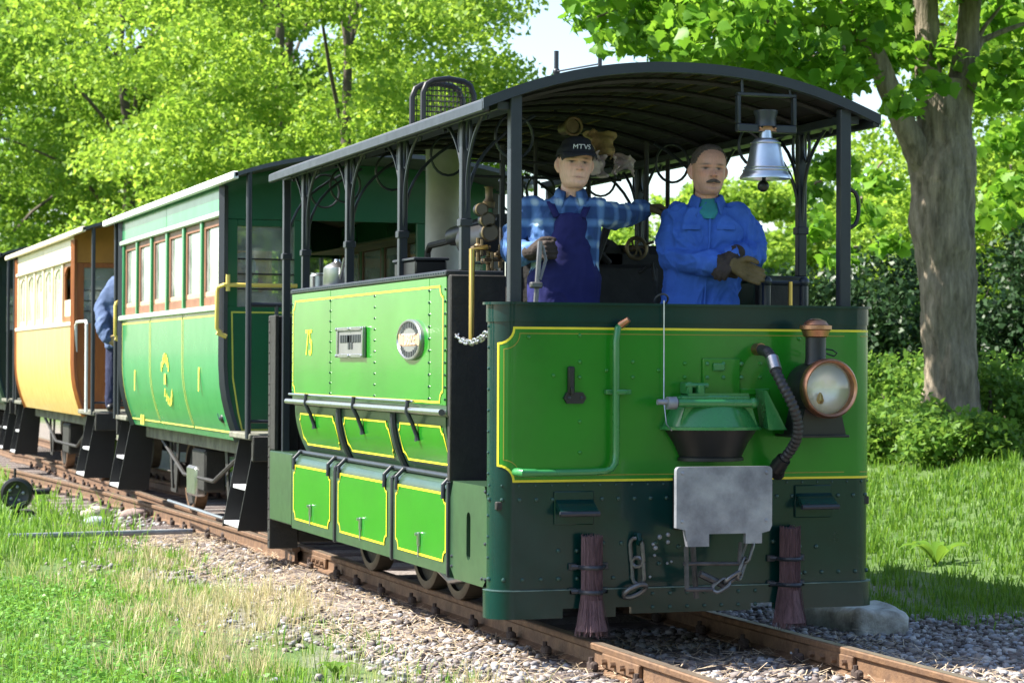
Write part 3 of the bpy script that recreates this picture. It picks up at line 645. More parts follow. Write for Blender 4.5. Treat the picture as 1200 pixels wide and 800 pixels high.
    mb = MB(); mb.box(X(.8), X(H-.002), TY1+.005, 4.80, .26, .725, .008); mb.build('rear_box', mgreen, loco)
    mb = MB(); mb.box(X(H-.2), X(H-.004), 4.80, 4.87, .06, 1.63, .006); mb.box(X(H-.03), X(H-.004), 4.66, 4.80, .73, 1.63, .004); ra = mb.build('rear_apron_edge', sootm, loco)
    rv = MB()
    for z in np.arange(.12, 1.6, .07): rv.rivet((X(H-.003), 4.835, z), nx, .008)
    rv.build('apron_rivets', sootm, ra, kind='stuff')
    # steel grab rail beside the doorway, safety chain
    gy = .36
    if near:
        gp = MB(); a = onp(0, -.95, 553, 292); b = onp(0, -.95, 555, 398); gp.tube([(a.x+.08, a.y, a.z+.01), a, (b.x, a.y, b.z)], .015, 10); gp.build('grab_rail', brass, loco)
    return tk
tkL = side(-1); tkR = side(1)
mb = MB(); mb.box(-.79, .79, 4.81, 4.86, .1, 1.63, .006); mb.build('rear_apron', sootm, loco)
mb = MB(); mb.box(-.98, .98, -.08, .69, .62, .66, .004); mb.build('cab_floor', sootm, loco)
mb = MB()
for g in (-1, 1): mb.box(g*.36, g*.40, -.05, 4.8, .22, .62, .005)
mb.box(-.36, .36, 1.0, 4.2, .45, .7, .01); mb.build('frame', sootm, loco)
for ay in (S(556, 690, -.56)[0]+.25, S(503, 672, -.56)[0], S(440, 655, -.56)[0]+.05):
    for g in (-1, 1):
        mb = MB(); mb.lathe([(.30, -.05), (.30, .05), (.285, .055), (.26, .05), (.255, .03), (.1, .035), (.09, .07), (0, .07)], (g*.53, ay, .30), (g, 0, 0), 36)
        wl = mb.build('wheel', sootm, loco); mb = MB(); mb.lathe([(.255, -.052), (.303, -.05), (.303, .05), (.29, .058), (.255, .056)], (g*.53, ay, .303), (g, 0, 0), 40, False); mb.build('tyre', mat('brown_tyre_steel', (.14, .115, .09), .5, .5, var=.4), wl)
mb = MB(); mb.box(-.585, -.56, 1.0, 3.4, .27, .33, .006); mb.tube([(-.6, 1.6, .14), (-.6, 1.9, .1), (-.6, 2.2, .16)], .02, 8); mb.build('coupling_rod', steel, loco)
# lettering and plates of the near side
y_, z_ = S(363, 403); text('number', '75', .235, SIDE_M(y_, z_, -H-.006), yellow, tkL, .0015, .8)
y0, z0 = S(430, 419); y1, z1 = S(399, 384)
mb = MB(); mb.box(-H-.018, -H-.005, y0, y1, z0, z1, .004); npl = mb.build('name_plate', mat('grey_cast_plate', (.3, .3, .3), .4, .6, var=.2), tkL)
mb = MB()
for a, b in ((y0, y0+.03), (y1-.03, y1)): mb.box(-H-.028, -H-.018, a, b, z0, z1, .003)
for a, b in ((z0, z0+.022), (z1-.022, z1)): mb.box(-H-.027, -H-.0185, y0+.03, y1-.03, a, b, .003)
for a in (y0+.015, (y0+y1)/2, y1-.015):
    for b in (z0+.011, z1-.011): mb.rivet((-H-.028, a, b), (-1, 0, 0), .012)
mb.build('plate_border', steel, npl)
mb = MB(); random.seed(3)
yy = y1-.07
while yy > y0+.06: w_ = random.choice((.03, .035, .04)); mb.box(-H-.022, -H-.0175, yy-w_, yy, z1-.09, z1-.045, .001); yy -= w_+.012
mb.box(-H-.022, -H-.0175, (y0+y1)/2-.05, (y0+y1)/2-.012, z0+.05, z0+.13, .001); mb.box(-H-.022, -H-.0175, (y0+y1)/2+.012, (y0+y1)/2+.05, z0+.05, z0+.13, .001)
mb.build('raised_lettering', slate, npl)
yc, zc = S(484, 398); ra_, rb_ = .125, .105
def oval(r1, r2, n=36): return [(yc+r1*math.cos(2*math.pi*k/n), zc+r2*math.sin(2*math.pi*k/n)) for k in range(n)]
oy = abs(S(470, 398)[0]-S(498, 398)[0])/2; oz = abs(S(484, 375)[1]-S(484, 423)[1])/2
mb = MB(); mb.prism(oval(oy, oz), lambda a, b: (-H-.004, a, b), lambda a, b: (-H-.022, a, b)); opl = mb.build('builder_plate', MATS['grey_cast_plate'], tkL)
mb = MB(); mb.tube([(-H-.022, a, b) for a, b in oval(oy-.008, oz-.008)], .008, 6, True); mb.build('oval_rim', steel, opl)
mb = MB(); mb.box(-H-.0245, -H-.02, yc-oy*.86, yc+oy*.86, zc-oz*.3, zc+oz*.28, .001); mb.build('plate_band', mat('salmon_band', (.6, .35, .22), .5), opl)
text('plate_letters', 'TUBIZE', .085, SIDE_M(yc, zc, -H-.026), mat('pale_letter_metal', (.75, .7, .62), .4, .5), opl, .002, .95)
mb = MB()
for sg in (1, -1):
    for k in range(9):
        a = R(90*sg+(k-4)*15); q = Vector((-H-.0225, yc+oy*.74*math.cos(a), zc+oz*.74*math.sin(a))); mb.box(q.x-.003, q.x, q.y-.012, q.y+.012, q.z-.016, q.z+.016)
mb.build('plate_marks', slate, opl, kind='stuff')

# ------------------------------------------------------------------ canopy
RW, RZ, RH, RY0, RY1 = 1.045, 2.555, .215, -.05, 4.62
def roofz(x, o=0): return RZ+RH*(1-abs(x/RW)**2.15)+o
def arch(name, hw, zf, y0, y1, th, m, parent, n=28):
    mb = MB(); vs = []
    for k in range(n+1):
        x = -hw+2*hw*k/n; z = zf(x); vs += [(x, y0, z), (x, y1, z), (x, y1, z+th), (x, y0, z+th)]
    fs = []
    for k in range(n):
        a, b = 4*k, 4*k+4; fs += [(a, b, b+1, a+1), (a+1, b+1, b+2, a+2), (a+2, b+2, b+3, a+3), (a+3, b+3, b, a)]
    fs += [(0, 1, 2, 3), (4*n, 4*n+3, 4*n+2, 4*n+1)]; mb.add(vs, fs); return mb.build(name, m, parent, 30)
roof = arch('canopy_roof', RW, lambda x: roofz(x, -.004), RY0, RY1, .014, roofm, loco)
arch('canopy_lining', RW-.05, lambda x: roofz(x, -.012), RY0+.04, RY1-.04, .006, mat('varnished_roof_lining', (.5, .4, .13), .4, var=.4, vscale=3), roof)  # pale yellow sheet, seen as strips through the wider board gaps
arch('canopy_front_edge', RW+.004, lambda x: roofz(min(max(x, -RW), RW), -.034), RY0-.012, RY0+.03, .05, slate, roof)
for g in (-1, 1):
    mb = MB(); mb.box(g*(RW-.03), g*(RW+.006), RY0, RY1, RZ-.045, RZ+.008, .006); mb.build('eave_rail', slate, roof)
boards = MB()
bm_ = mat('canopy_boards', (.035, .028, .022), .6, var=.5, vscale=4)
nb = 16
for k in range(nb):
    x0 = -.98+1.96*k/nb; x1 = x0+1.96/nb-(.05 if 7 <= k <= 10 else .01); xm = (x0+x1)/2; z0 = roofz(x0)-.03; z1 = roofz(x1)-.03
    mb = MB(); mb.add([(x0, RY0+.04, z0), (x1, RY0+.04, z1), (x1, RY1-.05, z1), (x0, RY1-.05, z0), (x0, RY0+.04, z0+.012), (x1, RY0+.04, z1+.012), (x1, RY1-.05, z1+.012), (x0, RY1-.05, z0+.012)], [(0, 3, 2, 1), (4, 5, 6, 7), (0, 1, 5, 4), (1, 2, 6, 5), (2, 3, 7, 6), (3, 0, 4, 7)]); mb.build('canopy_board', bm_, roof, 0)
for y in np.arange(.12, 4.5, .42):
    mb = MB(); mb.tube([(x, y, roofz(x)-.05) for x in np.linspace(-.97, .97, 17)], .016, 6); mb.build('canopy_rib', sootm, roof)
PY = [0., .61, 1.76, 2.92, 4.05, 4.60]
def scroll(mb, x, y, dy, zt):
    """bracket from the post outward along the eave"""
    zb = zt-.55
    pts = [(x, y+dy*.012, zb)]+[(x, y+dy*(.02+.03*t+.26*t**3.2), zb+.5*t**.85) for t in np.linspace(.1, 1, 9)]
    e = Vector(pts[-1]); pts += [e+Vector((0, dy*.03, .0)), e+Vector((0, dy*.045, -.02)), e+Vector((0, dy*.03, -.035))]
    mb.tube(pts, .0095, 6)
    c = Vector((x, y+dy*.062, zt-.13)); mb.tube([c+Vector((0, .038*math.cos(t), .082*math.sin(t))) for t in np.linspace(0, 2*math.pi, 17)[:-1]], .0085, 6, True)
def innersc(mb, x, y, g, zt):
    zb = zt-.55; mb.tube([(x-g*.01, y, zb)]+[(x-g*(.01+.04*t+.32*t**2.5), y, zb+.52*t**.8) for t in np.linspace(.1, 1, 9)], .0095, 6)
    c = Vector((x-g*.26, y, zt-.14)); mb.tube([c+Vector((.1*math.cos(t), 0, .11*math.sin(t))) for t in np.linspace(0, 2*math.pi, 21)[:-1]], .008, 6, True)
for g in (-1, 1):
    for i, y in enumerate(PY):
        xx = g*(.872 if i == 0 else .93); top = roofz(xx)-.03
        mb = MB(); b0 = .66 if i == 0 else (1.78 if i < 5 else .7)
        w_ = .03 if i == 0 else .024
        if i == 0:
            mb.box(xx-.028, xx+.028, y-.028, y-.018, b0, top, .002); mb.box(xx-.028, xx-.02, y-.018, y+.028, b0, top, .002); mb.box(xx+.008, xx+.016, y-.018, y+.028, b0, top, .002); pst = mb.build('canopy_post', slate, loco)
            if g > 0: e = MB(); e.tube([(xx+.03, y, 2.2)]+[(xx+.05+.035*math.sin(t), y, 2.1+.09*math.cos(t)) for t in np.linspace(0, math.pi, 8)]+[(xx+.03, y, 2.0)], .011, 8); e.build('lamp_hook', black, pst)
        else:
            mb.box(xx-w_, xx+w_, y-w_, y+w_, b0, top, .004); mb.box(xx-w_-.008, xx+w_+.008, y-w_-.008, y+w_+.008, 2.0, 2.04, .004); pst = mb.build('canopy_post', slate, loco)
        e = MB()
        if 0 < i < 5: scroll(e, xx-g*-.0, y, 1, top+.02); scroll(e, xx, y, -1, top+.02)
        if i: innersc(e, xx, y, g, top+.03)
        if e.v: e.build('scroll_bracket', slate, pst)
mb = MB()
for g in (-1, 1): mb.box(g*.86, g*.96, 0, 4.6, RZ-.03, RZ+.012, .004)
mb.build('canopy_beam', slate, loco)
# spark cage on the roof over the chimney
q = onp(0, 0, 519, 130); ych = q.y; ztop = onp(0, 0, 519, 97).z
hw = .5*(onp(1, ych, 549, 120).x-onp(1, ych, 490, 120).x)
zr0 = RZ+RH; cg = None
for dy in (-.13, .13):
    mb = MB(); mb.tube([(-hw, ych+dy, zr0-.05), (-hw, ych+dy, ztop-.09), (-hw+.025, ych+dy, ztop-.03), (-hw+.07, ych+dy, ztop-.005), (0, ych+dy, ztop+.01), (hw-.07, ych+dy, ztop-.005), (hw-.025, ych+dy, ztop-.03), (hw, ych+dy, ztop-.09), (hw, ych+dy, zr0-.05)], .02, 8); cg = mb.build('spark_cage_frame', black, loco)
    mb = MB()
    for k in np.linspace(-hw, hw, 13)[1:-1]: mb.tube([(k, ych+dy, zr0), (k, ych+dy, ztop)], .0028, 4)
    for z in np.arange(zr0+.04, ztop, .035): mb.tube([(-hw, ych+dy, z), (hw, ych+dy, z)], .0028, 4)
    mb.build('cage_mesh', sootm, cg)
mb = MB(); mb.lathe([(.13, 1.7), (.115, 1.9), (.11, 2.5), (.115, 2.86), (.13, 2.87), (.13, 2.9)], (0, ych, 0), n=28); mb.build('chimney', mat('pale_grey_chimney_paint', (.5, .47, .45), .5, var=.25, vscale=6), loco)
# boiler, dome, backhead
mb = MB(); mb.lathe([(.4, 0), (.415, .02), (.415, .04), (.405, .05), (.405, 2.4), (.42, 2.41), (.42, 3.0), (.36, 3.03)], (0, 1.25, 1.42), (0, 1, 0), 40); boiler = mb.build('boiler', black, loco)
mb = MB()
for y in (1.9, 2.6, 3.3): mb.lathe([(.408, -.02), (.412, -.02), (.412, .02), (.408, .02)], (0, y, 1.42), (0, 1, 0), 40, False)
mb.build('boiler_band', brass, boiler)
mb = MB(); mb.lathe([(.2, 0), (.19, .1), (.18, .2), (.13, .27), (.05, .3), (0, .305)], (0, 2.0, 1.78), n=28); mb.build('steam_dome', black, boiler)
mb = MB(); mb.box(-.5, .5, 1.0, 1.3, .66, 1.95, .05); mb.build('backhead', sootm, boiler)
for a, b, r in (((-.62, .95, 1.3), (-.62, .95, 2.45), .016), ((-.5, 1.0, 1.3), (-.5, 1.0, 2.3), .014), ((.58, 1.2, 1.4), (.58, 1.2, 2.5), .016), ((.7, 1.9, 1.7), (.7, 1.9, 2.5), .014), ((-.35, 1.2, 1.9), (-.35, 1.2, 2.5), .012), ((.2, .98, 1.9), (.2, .98, 2.5), .014), ((.4, 2.4, 1.7), (.4, 2.4, 2.6), .014)):
    mb = MB(); mb.cyl(a, b, r, n=8); mb.build('steam_pipe', sootm, boiler)
for z in (2.28, 2.36): mb = MB(); mb.tube([(-.85, .9, z), (.1, 1.1, z+.02)], .008, 6); mb.build('rod', sootm, boiler)
mb = MB(); mb.tube([(-.45, 2.9, 1.75), (-.45, 2.9, 1.98), (-.45, 2.85, 2.02), (-.45, 2.4, 2.03)], .02, 8); mb.build('steam_pipe', sootm, boiler)
mb = MB(); mb.tube([(-.52, 1.2, 2.06), (-.52, 1.6, 2.06), (-.5, 2.2, 2.04)], .055, 10); mb.cyl((-.6, 1.1, 1.98), (-.6, 1.55, 1.98), .09, n=18); mb.build('injector', black, boiler)
# valves and gauges on the backhead (near corner)
random.seed(11); dbrass = mat('grimy_brass', (.2, .145, .075), .45, .7, var=.5, vscale=20)
for px, py, r in ((569, 258, .036), (572, 273, .042), (562, 246, .03)):
    q = onp(1, .9, px, py); mb = MB(); mb.lathe([(r, 0), (r*1.1, .01), (r*1.1, .05), (r*.8, .06)], (q.x, .86, q.z), (0, 1, 0), 20); vg = mb.build('pressure_gauge', black, boiler)
    mb = MB(); mb.lathe([(r*1.0, -.004), (r*1.12, -.002), (r*1.12, .02)], (q.x, .857, q.z), (0, 1, 0), 20, False); mb.build('gauge_rim', dbrass, vg); mb = MB(); mb.lathe([(r*.98, .0), (0, .001)], (q.x, .857, q.z), (0, 1, 0), 20); mb.build('gauge_face', mat('gauge_face_enamel', (.22, .17, .11), .4), vg)
for px, py in ((562, 290), (574, 305), (588, 298), (578, 325), (566, 335)):
    q = onp(1, .88, px, py); mb = MB(); mb.cyl((q.x, .84, q.z), (q.x, 1.0, q.z), .014, n=8); mb.cyl((q.x, .9, q.z-.07), (q.x, .9, q.z+.05), .013, n=8); mb.sphere((q.x, .9, q.z), .026); mb.tube([(q.x-.045, .84, q.z), (q.x+.045, .84, q.z)], .009, 6); mb.tube([(q.x, .84, q.z-.04), (q.x, .84, q.z+.04)], .009, 6); mb.build('valve', dbrass, boiler)
mb = MB(); q = onp(1, .88, 568, 232); mb.lathe([(.03, 0), (.034, .03), (.02, .05), (.02, .1), (.028, .11)], (q.x+.03, .9, q.z-.05), n=14); mb.build('whistle', dbrass, boiler)
# brake / reverser handwheel with its column
hy_ = .85; hx, hz = F(746, 291, hy_)
mb = MB(); mb.tube([(hx+.055*math.cos(t), hy_, hz+.055*math.sin(t)) for t in np.linspace(0, 2*math.pi, 25)[:-1]], .011, 8, True)
for k in range(6): a = k*math.pi/3; mb.tube([(hx, hy_, hz), (hx+.026*math.cos(a+.4), hy_, hz+.026*math.sin(a+.4)), (hx+.055*math.cos(a), hy_, hz+.055*math.sin(a))], .006, 6)
mb.cyl((hx, hy_-.015, hz), (hx, hy_+.2, hz), .014, n=10); mb.tube([(hx+.05, hy_, hz+.02), (hx+.085, hy_-.03, hz+.035)], .008, 6); hwl = mb.build('handwheel', dbrass, loco)
mb = MB(); mb.box(hx-.22, hx+.18, hy_+.12, hy_+.3, .66, hz-.08, .02); mb.tube([(hx-.17, hy_, hz+.03), (hx-.17, hy_+.1, hz-.02), (hx-.1, hy_+.15, hz-.07)], .02, 8); mb.lathe([(.11, 0), (.12, .1), (.1, .24)], (hx-.13, hy_+.15, hz-.05), (0, 1, 0), 20); mb.tube([(hx+.02, hy_+.02, hz-.13), (hx+.09, hy_, hz-.08), (hx+.1, hy_, hz-.17)], .012, 8); mb.build('control_column', sootm, loco)
mb = MB(); a = P3(700, 300, .75); mb.tube([P3(690, 330, .7), P3(712, 265, .78), P3(722, 250, .8)], .022, 8); mb.build('regulator_arm', sootm, loco)
# lever held by the younger man, bollards at the doorway
mb = MB(); b = P3(628, 352, .2); t = P3(633, 290, .22); mb.tube([Vector((b.x, b.y, .66)), b, t+Vector((0, 0, .03))], .013, 8); mb.tube([b+Vector((.02, 0, .1)), t+Vector((.03, 0, -.06)), t+Vector((.012, 0, .01))], .008, 6); mb.box(b.x-.03, b.x+.03, b.y-.02, b.y+.02, b.z+.06, b.z+.09, .006); mb.build('hand_lever', MATS['dull_chain_steel'], loco)
mb = MB(); x0, z0 = F(898, 330, .3); x1, _ = F(942, 330, .3)
mb.cyl((x0, .3, .66), (x0, .3, z0), .022, n=12); mb.sphere((x0, .3, z0), .03); mb.cyl((x1, .3, .66), (x1, .3, z0), .022, n=12); mb.sphere((x1, .3, z0), .03); mb.cyl((x0, .3, z0-.005), (x1, .3, z0-.005), .014, n=8); mb.build('doorway_rail', slate, loco)
mb = MB(); x2, _ = F(926, 340, .25); mb.cyl((x2, .25, .66), (x2, .25, z0-.0), .012, n=8); mb.build('brass_rod', brass, loco)
# coat hook things on top of the roof: whistle stem and wire stay
mb = MB(); q = onp(0, .0, 652, 80); mb.cyl((0, q.y, 2.74), (0, q.y, onp(0, 0, 652, 60).z), .014, n=8); mb.sphere((0, q.y, q.z-.02), .022); q2 = onp(0, 0, 703, 75); mb.cyl((0, q2.y, 2.74), (0, q2.y, q2.z+.03), .012, n=8); mb.tube([(0, q.y, q.z-.02), (0, q2.y, q2.z)], .005, 5); mb.build('roof_stay', slate, roof)

# ------------------------------------------------------------------ bell
BY = -.02; bx, bz = F(897, 210, BY); br_ = .5*(F(925, 207, BY)[0]-F(870, 207, BY)[0])
xa, zt2 = F(863, 112, BY); xb, zbm = F(932, 157, BY); zth = F(863, 145, BY)[1]
bell = thing('bell', 'silver bell hanging in a grey iron frame under the canopy front', 'bell', (bx, BY, bz))
bh = F(897, 158, BY)[1]-bz
mb = MB(); prof = [(br_, 0), (br_*1.0, .012), (br_*.93, .025), (br_*.86, .04), (br_*.74, .075), (br_*.66, .12), (br_*.6, .165), (br_*.55, .195), (br_*.42, .212), (br_*.2, .218), (.02, .22)]
prof = [(r, h*bh/.235) for r, h in prof]; mb.lathe(prof, (bx, BY, bz), n=40, cap=False); mb.lathe([(br_*.9, .006), (br_*.62, .09), (br_*.5, .18), (0, .19)], (bx, BY, bz), n=30, cap=False); bb = mb.build('bell_body', bellm, bell)
mb = MB(); 
for h, r in ((.045, .865), (.06, .815), (.19, .575)): mb.tube([(bx+br_*r*math.cos(t), BY+br_*r*math.sin(t), bz+h*bh/.235) for t in np.linspace(0, 2*math.pi, 33)[:-1]], .004, 6, True)
mb.build('bell_ring', bellm, bb)
mb = MB(); mb.cyl((bx, BY, bz+bh*.9), (bx, BY, zbm+.01), .035, .03); mb.build('bell_neck', bellm, bell)
mb = MB(); mb.cyl((bx, BY, bz+.1), (bx-.01, BY, bz-.02), .01); mb.sphere((bx-.012, BY, bz-.035), .03); mb.build('clapper', black, bell)
mb = MB(); mb.box(xa, xb, BY-.02, BY+.02, zbm-.0, zth, .005); mb.lathe([(.055, 0), (.05, .04), (.06, .07), (.06, .08)], (bx, BY, zth-.01), n=16); mb.build('headstock', slate, bell)
mb = MB(); mb.prism([(bx-.05, zbm+.005), (bx, zth+.005), (bx+.05, zbm+.005)], lambda a, b: (a, BY-.026, b), lambda a, b: (a, BY-.0205, b)); mb.rivet((bx-.04, BY-.026, zbm+.02), (0, -1, 0), .008); mb.rivet((bx+.04, BY-.026, zbm+.02), (0, -1, 0), .008); mb.build('headstock_plate', copper, bell)
mb = MB(); mb.box(xa, xa+.018, BY-.018, BY+.018, zth, zt2, .003); mb.box(xb-.018, xb, BY-.018, BY+.018, zth, zt2, .003); mb.box(xa, xb, BY-.018, BY+.018, zt2, zt2+.016, .003); 
for x in (xa+.03, xb-.03): mb.cyl((x, BY, zt2+.01), (x, BY, roofz(x)-.02), .008, n=6)
mb.build('hanger', slate, bell)
# safety chain at the doorway
mb = MB(); a = onp(0, -.96, 531, 386); c = onp(0, -.96, 551, 402); b = onp(0, -.96, 573, 388); pr = None; pts = [a.lerp(c, .0), onp(0, -.96, 538, 397), c, onp(0, -.96, 564, 397), b]
for i in range(4): linkchain(mb, pts[i], pts[i+1], .05, .006, .013)
mb.build('safety_chain', steel, None, label='steel safety chain hanging across the engine\'s open doorway', cat='chain')
# rags stuffed under the roof
def rag(nm, label, m, cpx, y, w, h, seed):
    x, z = F(*cpx, y); n = 15; V = []; rs_ = random.Random(seed)
    for i in range(n):
        for j in range(n):
            u, v = i/(n-1)-.5, j/(n-1)-.5; q = Vector((u*3, v*3, seed))
            V.append((x+u*w*(1+.3*noise.noise(q)), y+.09*noise.noise(q*1.3)+.05*math.sin(u*9+seed), z-v*h*(1+.5*noise.noise(Vector((u*4, 0, seed))))-.05*abs(u)))
    mb = MB(); mb.add(V, [(i*n+j, i*n+j+1, (i+1)*n+j+1, (i+1)*n+j) for i in range(n-1) for j in range(n-1)])
    o = mb.build(nm, m, None, 60, label=label, cat='rag'); md = o.modifiers.new('thick', 'SOLIDIFY'); md.thickness = .006; return o
rag('rag', 'tan rag stuffed under the canopy above the young driver', mat('tan_cloth', (.42, .3, .15), .9, var=.3, bump=.3), (704, 166), .9, .16, .13, 2)
rag('rag', 'pale lilac rag hanging below the tan rag', mat('pale_cloth', (.6, .5, .52), .9, var=.3, bump=.3), (700, 190), .88, .08, .11, 5)
rag('rag', 'white patterned rag hanging beside the lilac rag', mat('white_cloth', (.7, .66, .66), .9, vscale=18, dark=(.45, .3, .33), bump=.3), (730, 190), .92, .14, .09, 9)
mb = MB(); x, z = F(672, 148, .85); mb.tube([(x+.045*math.cos(t), .85, z+.045*math.sin(t)) for t in np.linspace(0, 2*math.pi, 25)[:-1]], .009, 8, True); mb.cyl((x, .86, z), (x, 1.0, z), .035, n=16); mb.build('roof_gauge', dbrass, loco)
# oil cans and boxes standing on the tank
q = onp(0, -.85, 395, 334)
can = thing('oil_can', 'tin oil can standing on the tank top beside a canopy post', 'can', (-.85, q.y, 1.785))
mb = MB(); mb.lathe([(.085, 0), (.088, .005), (.085, .12), (.07, .135), (.02, .16), (.018, .175)], (-.85, q.y, 1.785), n=24); mb.build('can_body', steel, can); mb = MB(); mb.tube([(-.85, q.y-.07, 1.83), (-.85, q.y-.14, 1.9), (-.85, q.y-.17, 1.96)], [.014, .01, .006], 8); mb.build('spout', steel, can); mb = MB(); mb.tube([(-.85, q.y+.07, 1.9), (-.85, q.y+.12, 1.88), (-.85, q.y+.085, 1.81)], .008, 6); mb.build('handle', steel, can)
q = onp(0, -.85, 372, 338); can = thing('oil_can', 'small tin can at the rear end of the tank top', 'can', (-.83, q.y+.05, 1.785)); mb = MB(); mb.lathe([(.06, 0), (.06, .09), (.05, .1), (.05, .11)], (-.83, q.y+.05, 1.785), n=20); mb.build('can_body', steel, can)
q = onp(0, -.85, 502, 318); tb = thing('tool_box', 'black tool box on the tank top near the boiler fittings', 'box', (-.84, q.y+.2, 1.785)); mb = MB(); mb.box(-.93, -.75, q.y-.02, q.y+.4, 1.786, 1.87, .01); mb.build('box_body', black, tb); mb = MB(); mb.box(-.94, -.74, q.y-.03, q.y+.41, 1.87, 1.885, .004); mb.build('lid', slate, tb)

# ================================================================== CARRIAGES
HC = 1.05
def tumble(z): return HC-(.12*((1.3-z)/.55)**2 if z < 1.3 else 0)
def wheelset(parent, y, r=.31):
    for g in (-1, 1):
        mb = MB(); mb.lathe([(r, -.05), (r, .05), (r*.86, .05), (r*.84, .02), (.1, .03), (.09, .07), (0, .07)], (g*.53, y, r), (g, 0, 0), 32); w = mb.build('wheel', sootm, parent)
        mb = MB(); mb.lathe([(r*.86, .051), (r*1.005, .05), (r*1.005, -.05)], (g*.53, y, r), (g, 0, 0), 36, False); mb.build('tyre', rust, w)
        mb = MB(); mb.box(g*.62, g*.72, y-.1, y+.1, r-.1, r+.12, .02); mb.build('axle_box', sootm, parent)
        mb = MB(); mb.prism([(y-.3, .78), (y-.12, r-.12), (y-.06, r-.12), (y-.16, .78)], lambda a, b: (g*.72, a, b), lambda a, b: (g*.735, a, b)); mb.prism([(y+.3, .78), (y+.12, r-.12), (y+.06, r-.12), (y+.16, .78)], lambda a, b: (g*.72, a, b), lambda a, b: (g*.735, a, b)); mb.box(g*.722, g*.738, y-.13, y+.13, r-.14, r-.11); mb.build('axle_guard', sootm, parent)
def steps(parent, y0, y1, x=-1.0):
    """two treads between black side plates, hung below a platform"""
    xo, xi = x-.06, x+.28
    for yy in (y0, y1):
        mb = MB(); mb.prism([(xo, .13), (xi-.05, .13), (xi, .76), (xi-.22, .76)], lambda a, b: (a, yy, b), lambda a, b: (a, yy+.012, b)); mb.build('step_side', black, parent, 0)
    for z, xx in ((.16, xo+.01), (.42, xo+.075)):
        mb = MB(); mb.box(xx, xx+.2, y0+.014, y1-.002, z-.014, z+.014, .004); mb.build('step_tread', mat('worn_pale_tread', (.55, .56, .58), .6, .2, var=.3), parent)
    mb = MB(); mb.box(xi-.06, xi-.045, y0+.014, y1-.002, .14, .75); mb.build('step_back', black, parent)
def arched_top(y0, y1, z0, z1, n=8):
    c = (y0+y1)/2; h = (y1-y0)/2; return [(y0, z0), (y1, z0)]+[(c+h*math.cos(t), z1-h*.62+h*.62*math.sin(t)) for t in np.linspace(0, math.pi, n)]
